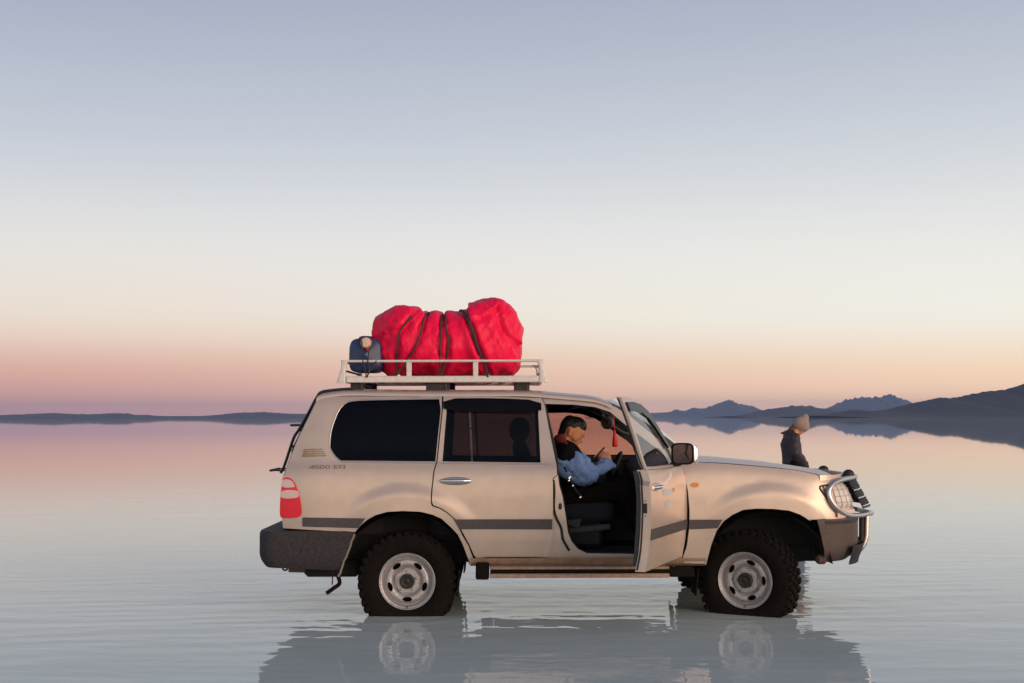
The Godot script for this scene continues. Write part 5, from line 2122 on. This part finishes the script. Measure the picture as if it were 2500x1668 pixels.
func head_caps(c: Vector3, f: Vector3, up: Vector3, k: float) -> Array:
	# skull, jaw, cheeks, nose, chin, ears; f: where the face looks
	var s := f.cross(up).normalized()
	return [[c + up * 0.035 * k - f * 0.020 * k, c + up * 0.030 * k + f * 0.022 * k, 0.084 * k, 0.078 * k],
		[c - up * 0.02 * k + f * 0.035 * k, c - up * 0.075 * k + f * 0.050 * k, 0.058 * k, 0.036 * k],
		[c - up * 0.088 * k + f * 0.066 * k, c - up * 0.090 * k + f * 0.068 * k, 0.022 * k, 0.022 * k],
		[c + up * 0.018 * k + f * 0.098 * k, c - up * 0.022 * k + f * 0.113 * k, 0.009 * k, 0.0145 * k],
		[c + up * 0.034 * k + f * 0.083 * k - s * 0.035 * k, c + up * 0.034 * k + f * 0.083 * k + s * 0.035 * k, 0.016 * k, 0.016 * k],
		[c - up * 0.050 * k + f * 0.088 * k - s * 0.02 * k, c - up * 0.050 * k + f * 0.088 * k + s * 0.02 * k, 0.0105 * k, 0.0105 * k],
		[c - up * 0.015 * k + f * 0.058 * k - s * 0.042 * k, c - up * 0.03 * k + f * 0.05 * k - s * 0.046 * k, 0.026 * k, 0.024 * k],
		[c - up * 0.015 * k + f * 0.058 * k + s * 0.042 * k, c - up * 0.03 * k + f * 0.05 * k + s * 0.046 * k, 0.026 * k, 0.024 * k],
		[c + up * 0.012 * k - f * 0.012 * k - s * 0.084 * k, c - up * 0.030 * k - f * 0.004 * k - s * 0.080 * k, 0.017 * k, 0.012 * k],
		[c + up * 0.012 * k - f * 0.012 * k + s * 0.084 * k, c - up * 0.030 * k - f * 0.004 * k + s * 0.080 * k, 0.017 * k, 0.012 * k]]

func eyes(o: Node3D, c: Vector3, f: Vector3, up: Vector3, k: float) -> void:
	var s := f.cross(up).normalized()
	for e in [-1.0, 1.0]:
		var q := Build.new()
		q.ball(c + up * 0.014 * k + f * 0.082 * k + s * 0.032 * k * e, Vector3(0.007, 0.005, 0.010) * k, Basis(), 10)
		part("eye", q, M.hair, o)
		q = Build.new()
		q.tube([c + up * 0.034 * k + f * 0.099 * k + s * 0.014 * k * e, c + up * 0.040 * k + f * 0.094 * k + s * 0.034 * k * e, c + up * 0.033 * k + f * 0.080 * k + s * 0.05 * k * e], 0.0028 * k, 5)
		part("eyebrow", q, M.hair, o)
	var q := Build.new()
	q.tube([c - up * 0.046 * k + f * 0.096 * k - s * 0.022 * k, c - up * 0.047 * k + f * 0.1015 * k, c - up * 0.046 * k + f * 0.096 * k + s * 0.022 * k], 0.0035 * k, 5)
	part("mouth", q, M.red_hood, o)

func make_sitter() -> void:
	var o := thing("person", "person in a black jacket and blue denim sitting in the open front doorway, head bowed", "person")
	var zc := 0.44
	var hc := P(1395, 1055, zc)
	var f := Vector3(0.86, -0.50, 0.06).normalized()
	var up := Vector3(0.50, 0.86, 0.0).normalized()
	up = (up - f * up.dot(f)).normalized()
	var neck := P(1383, 1094, zc)
	var chest := P(1388, 1135, zc)
	var hip := Vector3(0.47, 0.905, zc)
	var body_caps := head_caps(hc, f, up, 1.03)
	body_caps.append([hc - up * 0.05 - f * 0.02, neck, 0.052, 0.056])
	body_caps.append([neck, chest, 0.07, 0.11])
	body_caps.append([chest, hip, 0.12, 0.13])
	var q := Build.new()
	var rest := []
	for s in [1.0, -1.0]:
		var sh: Vector3 = neck + Vector3(-0.015, -0.065, 0.17 * s)
		var el: Vector3 = P(1440, 1163, zc) + Vector3(0.0, 0.0, 0.20 * s)
		var wr: Vector3 = P(1478, 1128, zc) + Vector3(0.0, 0.0, 0.07 * s)
		rest.append([neck + Vector3(0, -0.05, 0), sh, 0.06, 0.055])
		rest.append([sh, el, 0.05, 0.042])
		rest.append([el, wr, 0.040, 0.028])
		rest.append_array(hand_caps(wr, (P(1474, 1108, zc) - wr) + Vector3(0.01, 0.0, 0), Vector3(-0.3, 0.2, -s), 1.0))
		var kn: Vector3 = Vector3(0.98, 1.00, zc + 0.13 * s)
		rest.append([hip + Vector3(0, 0, 0.09 * s), kn, 0.085, 0.06])
		rest.append([kn, Vector3(1.13, 0.62, zc + 0.12 * s), 0.056, 0.04])
		rest.append([Vector3(1.13, 0.58, zc + 0.12 * s), Vector3(1.30, 0.555, zc + 0.13 * s), 0.04, 0.035])
	melt(q, body_caps + rest, 0.0085, 110.0)
	part("body", q, M.skin, o)
	eyes(o, hc, f, up, 1.03)
	# short black hair with a fringe
	q = Build.new()
	var hair := [[hc + up * 0.052 - f * 0.030, hc + up * 0.072 + f * 0.000, 0.088, 0.072], [hc - up * 0.0 - f * 0.050, hc - up * 0.055 - f * 0.060, 0.062, 0.042], [hc + up * 0.095 + f * 0.02, hc + up * 0.095 + f * 0.055, 0.036, 0.026]]
	var sd := f.cross(up).normalized()
	for k in 9:
		var t := (k - 4) / 4.0
		hair.append([hc + up * 0.108 + f * 0.045 + sd * 0.050 * t, hc + up * (0.080 + 0.012 * sin(k * 2.1)) + f * (0.082 - 0.02 * t * t) + sd * 0.056 * t, 0.014, 0.006])
	for e in [-1.0, 1.0]:
		hair.append([hc + up * 0.06 - f * 0.01 + sd * 0.066 * e, hc + up * 0.02 + f * 0.004 + sd * 0.074 * e, 0.024, 0.010])
	var fuzz := FastNoiseLite.new()
	fuzz.frequency = 40.0
	melt(q, hair, 0.008, 90.0, fuzz, 0.006)
	part("hair", q, M.hair, o)
	# black jacket over shoulders and back
	q = Build.new()
	var jk := [[neck + Vector3(-0.03, -0.03, 0), chest + Vector3(-0.02, 0, 0), 0.105, 0.145], [chest, hip + Vector3(0, 0.02, 0), 0.145, 0.15], [neck + Vector3(0.0, -0.005, 0.0), neck + Vector3(-0.01, -0.05, 0), 0.078, 0.09]]
	for s in [1.0, -1.0]:
		var sh: Vector3 = neck + Vector3(-0.015, -0.065, 0.17 * s)
		jk.append([neck + Vector3(-0.01, -0.06, 0), sh, 0.085, 0.082])
		jk.append([sh, P(1412, 1135, zc) + Vector3(0, 0, 0.20 * s), 0.082, 0.075])
	var crease := FastNoiseLite.new()
	crease.frequency = 9.0
	crease.seed = 3
	melt(q, jk, 0.014, 50.0, crease, 0.016)
	part("jacket", q, M.dark_cloth, o)
	# red hood lining round the neck
	q = Build.new()
	melt(q, [[P(1363, 1072, zc + 0.07), P(1372, 1070, zc + 0.09), 0.026, 0.024], [P(1372, 1070, zc + 0.09), P(1384, 1084, zc + 0.09), 0.024, 0.014], [P(1363, 1072, zc - 0.07), P(1363, 1072, zc + 0.07), 0.036, 0.036]], 0.009, 80.0, crease, 0.01)
	part("hood", q, M.red_hood, o)
	# faded denim: sleeves and a coat bunched over the lap
	q = Build.new()
	var dn := []
	for s in [1.0, -1.0]:
		var z: float = zc + 0.19 * s
		dn.append([P(1363, 1128, z), P(1412, 1130, z), 0.066, 0.094])
		dn.append([P(1405, 1132, z), P(1440, 1158, z), 0.102, 0.090])
		dn.append([P(1382, 1142, z), P(1420, 1166, z), 0.088, 0.088])
		dn.append([P(1440, 1160, z), P(1462, 1150, z - 0.06 * s), 0.060, 0.042])
		dn.append([P(1466, 1142, z - 0.06 * s), P(1482, 1129, z - 0.08 * s), 0.062, 0.052])
		dn.append([P(1482, 1136, z - 0.05 * s), P(1502, 1136, z - 0.06 * s), 0.050, 0.028])
	var wr2 := FastNoiseLite.new()
	wr2.frequency = 5.0
	wr2.seed = 6
	wr2.fractal_type = FastNoiseLite.FRACTAL_RIDGED
	wr2.fractal_octaves = 3
	melt(q, dn, 0.011, 70.0, wr2, 0.030)
	part("denim_jacket", q, M.denim, o)
	# dark trousers
	q = Build.new()
	var tr := []
	for s in [1.0, -1.0]:
		var kn := Vector3(0.98, 1.00, zc + 0.13 * s)
		tr.append([hip + Vector3(0, 0, 0.09 * s), kn, 0.115, 0.085])
		tr.append([kn, Vector3(1.12, 0.64, zc + 0.12 * s), 0.082, 0.062])
	melt(q, tr, 0.016, 50.0, crease, 0.02)
	part("trousers", q, M.trousers, o)
	for s in [1.0, -1.0]:
		q = Build.new()
		melt(q, [[Vector3(1.12, 0.575, zc + 0.12 * s), Vector3(1.30, 0.555, zc + 0.13 * s), 0.052, 0.042]], 0.014, 60.0)
		part("shoe", q, M.black, o)
	var ph := thing("phone", "small dark phone held in the sitting person's hands", "phone")
	q = Build.new()
	q.box(P(1463, 1106, zc), Vector3(0.012, 0.135, 0.07), Basis(Vector3.BACK, -0.75), 0.004)
	part("case", q, M.black, ph)
	q = Build.new()
	q.box(P(1463, 1106, zc) + Basis(Vector3.BACK, -0.75) * Vector3(-0.0068, 0, 0), Vector3(0.002, 0.122, 0.062), Basis(Vector3.BACK, -0.75), 0.0005)
	part("screen", q, M.screen_black, ph)

func make_walker() -> void:
	var z := -9.0
	var o := thing("person", "person in a knitted hat and dark padded jacket standing beyond the bonnet", "person")
	var hc := P(1953, 1042, z)
	var f := Vector3(0.80, -0.60, 0.05).normalized()
	var up := Vector3(0.60, 0.80, 0.0).normalized()
	up = (up - f * up.dot(f)).normalized()
	var neck := P(1938, 1062, z)
	var chest := P(1932, 1085, z)
	var hip := P(1936, 1126, z)
	var q := Build.new()
	var caps := head_caps(hc, f, up, 0.98)
	caps.append([hc - up * 0.05 - f * 0.02, neck, 0.048, 0.05])
	caps.append([neck, chest, 0.06, 0.10])
	caps.append([chest, hip, 0.10, 0.12])
	for s in [1.0, -1.0]:
		var sh := neck + Vector3(-0.02, -0.05, 0.15 * s)
		var el := P(1934, 1103, z) + Vector3(0.0, 0.0, 0.20 * s)
		var wr := P(1953, 1122, z) + Vector3(0, 0, 0.13 * s)
		caps.append([sh, el, 0.045, 0.038])
		caps.append([el, wr, 0.036, 0.026])
		caps.append_array(hand_caps(wr, Vector3(0.5, -0.7, -0.2 * s), Vector3(-0.2, 0, -s), 0.95))
		var fx: float = hip.x + 0.03 + 0.05 * s
		caps.append([hip + Vector3(0, 0, 0.08 * s), Vector3(fx + 0.01, 0.50, z + 0.09 * s), 0.08, 0.055])
		caps.append([Vector3(fx + 0.01, 0.50, z + 0.09 * s), Vector3(fx - 0.02, 0.09, z + 0.09 * s), 0.055, 0.038])
		caps.append([Vector3(fx - 0.02, 0.06, z + 0.09 * s), Vector3(fx + 0.15, 0.035, z + 0.10 * s), 0.04, 0.034])
	melt(q, caps, 0.012, 90.0)
	part("body", q, M.skin, o)
	eyes(o, hc, f, up, 0.98)
	q = Build.new()
	var rib := FastNoiseLite.new()
	rib.frequency = 25.0
	melt(q, [[hc + up * 0.035 - f * 0.028, hc + up * 0.040 + f * 0.030, 0.112, 0.104], [hc + up * 0.09, hc + up * 0.165 - f * 0.02, 0.094, 0.062]], 0.011, 80.0, rib, 0.006)
	part("knitted_hat", q, M.wool, o)
	q = Build.new()
	melt(q, [[hc - up * 0.01 - f * 0.075, neck + Vector3(-0.07, 0.045, 0), 0.038, 0.04], [neck + Vector3(-0.07, 0.045, 0), P(1907, 1058, z), 0.042, 0.014]], 0.011, 80.0, rib, 0.008)
	part("hair", q, M.brown_hair, o)
	q = Build.new()
	var jk := [[neck + Vector3(-0.05, 0.0, 0), chest + Vector3(-0.01, 0, 0), 0.085, 0.145], [chest, hip + Vector3(-0.005, 0.0, 0), 0.150, 0.165], [neck + Vector3(-0.09, 0.01, -0.07), neck + Vector3(-0.09, 0.01, 0.07), 0.055, 0.055]]
	for s in [1.0, -1.0]:
		var sh := neck + Vector3(-0.02, -0.05, 0.15 * s)
		var el := P(1934, 1103, z) + Vector3(0.0, 0.0, 0.20 * s)
		var wr := P(1953, 1122, z) + Vector3(0, 0, 0.13 * s)
		jk.append([neck + Vector3(-0.03, -0.04, 0), sh, 0.075, 0.075])
		jk.append([sh, el, 0.075, 0.066])
		jk.append([el, wr, 0.066, 0.055])
		jk.append([wr, wr + Vector3(0.07, -0.11, -0.03 * s), 0.058, 0.05])
	var puff := FastNoiseLite.new()
	puff.frequency = 7.0
	melt(q, jk, 0.016, 50.0, puff, 0.014)
	part("padded_jacket", q, M.puffer, o)
	q = Build.new()
	var tr := []
	for s in [1.0, -1.0]:
		var fx: float = hip.x + 0.03 + 0.05 * s
		tr.append([hip + Vector3(0, -0.02, 0.08 * s), Vector3(fx + 0.01, 0.50, z + 0.09 * s), 0.105, 0.078])
		tr.append([Vector3(fx + 0.01, 0.50, z + 0.09 * s), Vector3(fx - 0.02, 0.16, z + 0.09 * s), 0.078, 0.062])
	melt(q, tr, 0.016, 50.0, puff, 0.012)
	part("trousers", q, M.trousers, o)
	for s in [1.0, -1.0]:
		var fx: float = hip.x + 0.03 + 0.05 * s
		q = Build.new()
		melt(q, [[Vector3(fx - 0.02, 0.24, z + 0.09 * s), Vector3(fx - 0.02, 0.05, z + 0.09 * s), 0.066, 0.056], [Vector3(fx - 0.02, 0.045, z + 0.09 * s), Vector3(fx + 0.15, 0.035, z + 0.10 * s), 0.056, 0.048]], 0.014, 60.0)
		part("boot", q, M.rubber, o)

func _ready() -> void:
	make_view()
	make_half_table()
	make_materials()
	make_water()
	make_hills()
	make_car()
	make_bag()
	make_can()
	make_tassel()
	make_sitter()
	make_walker()
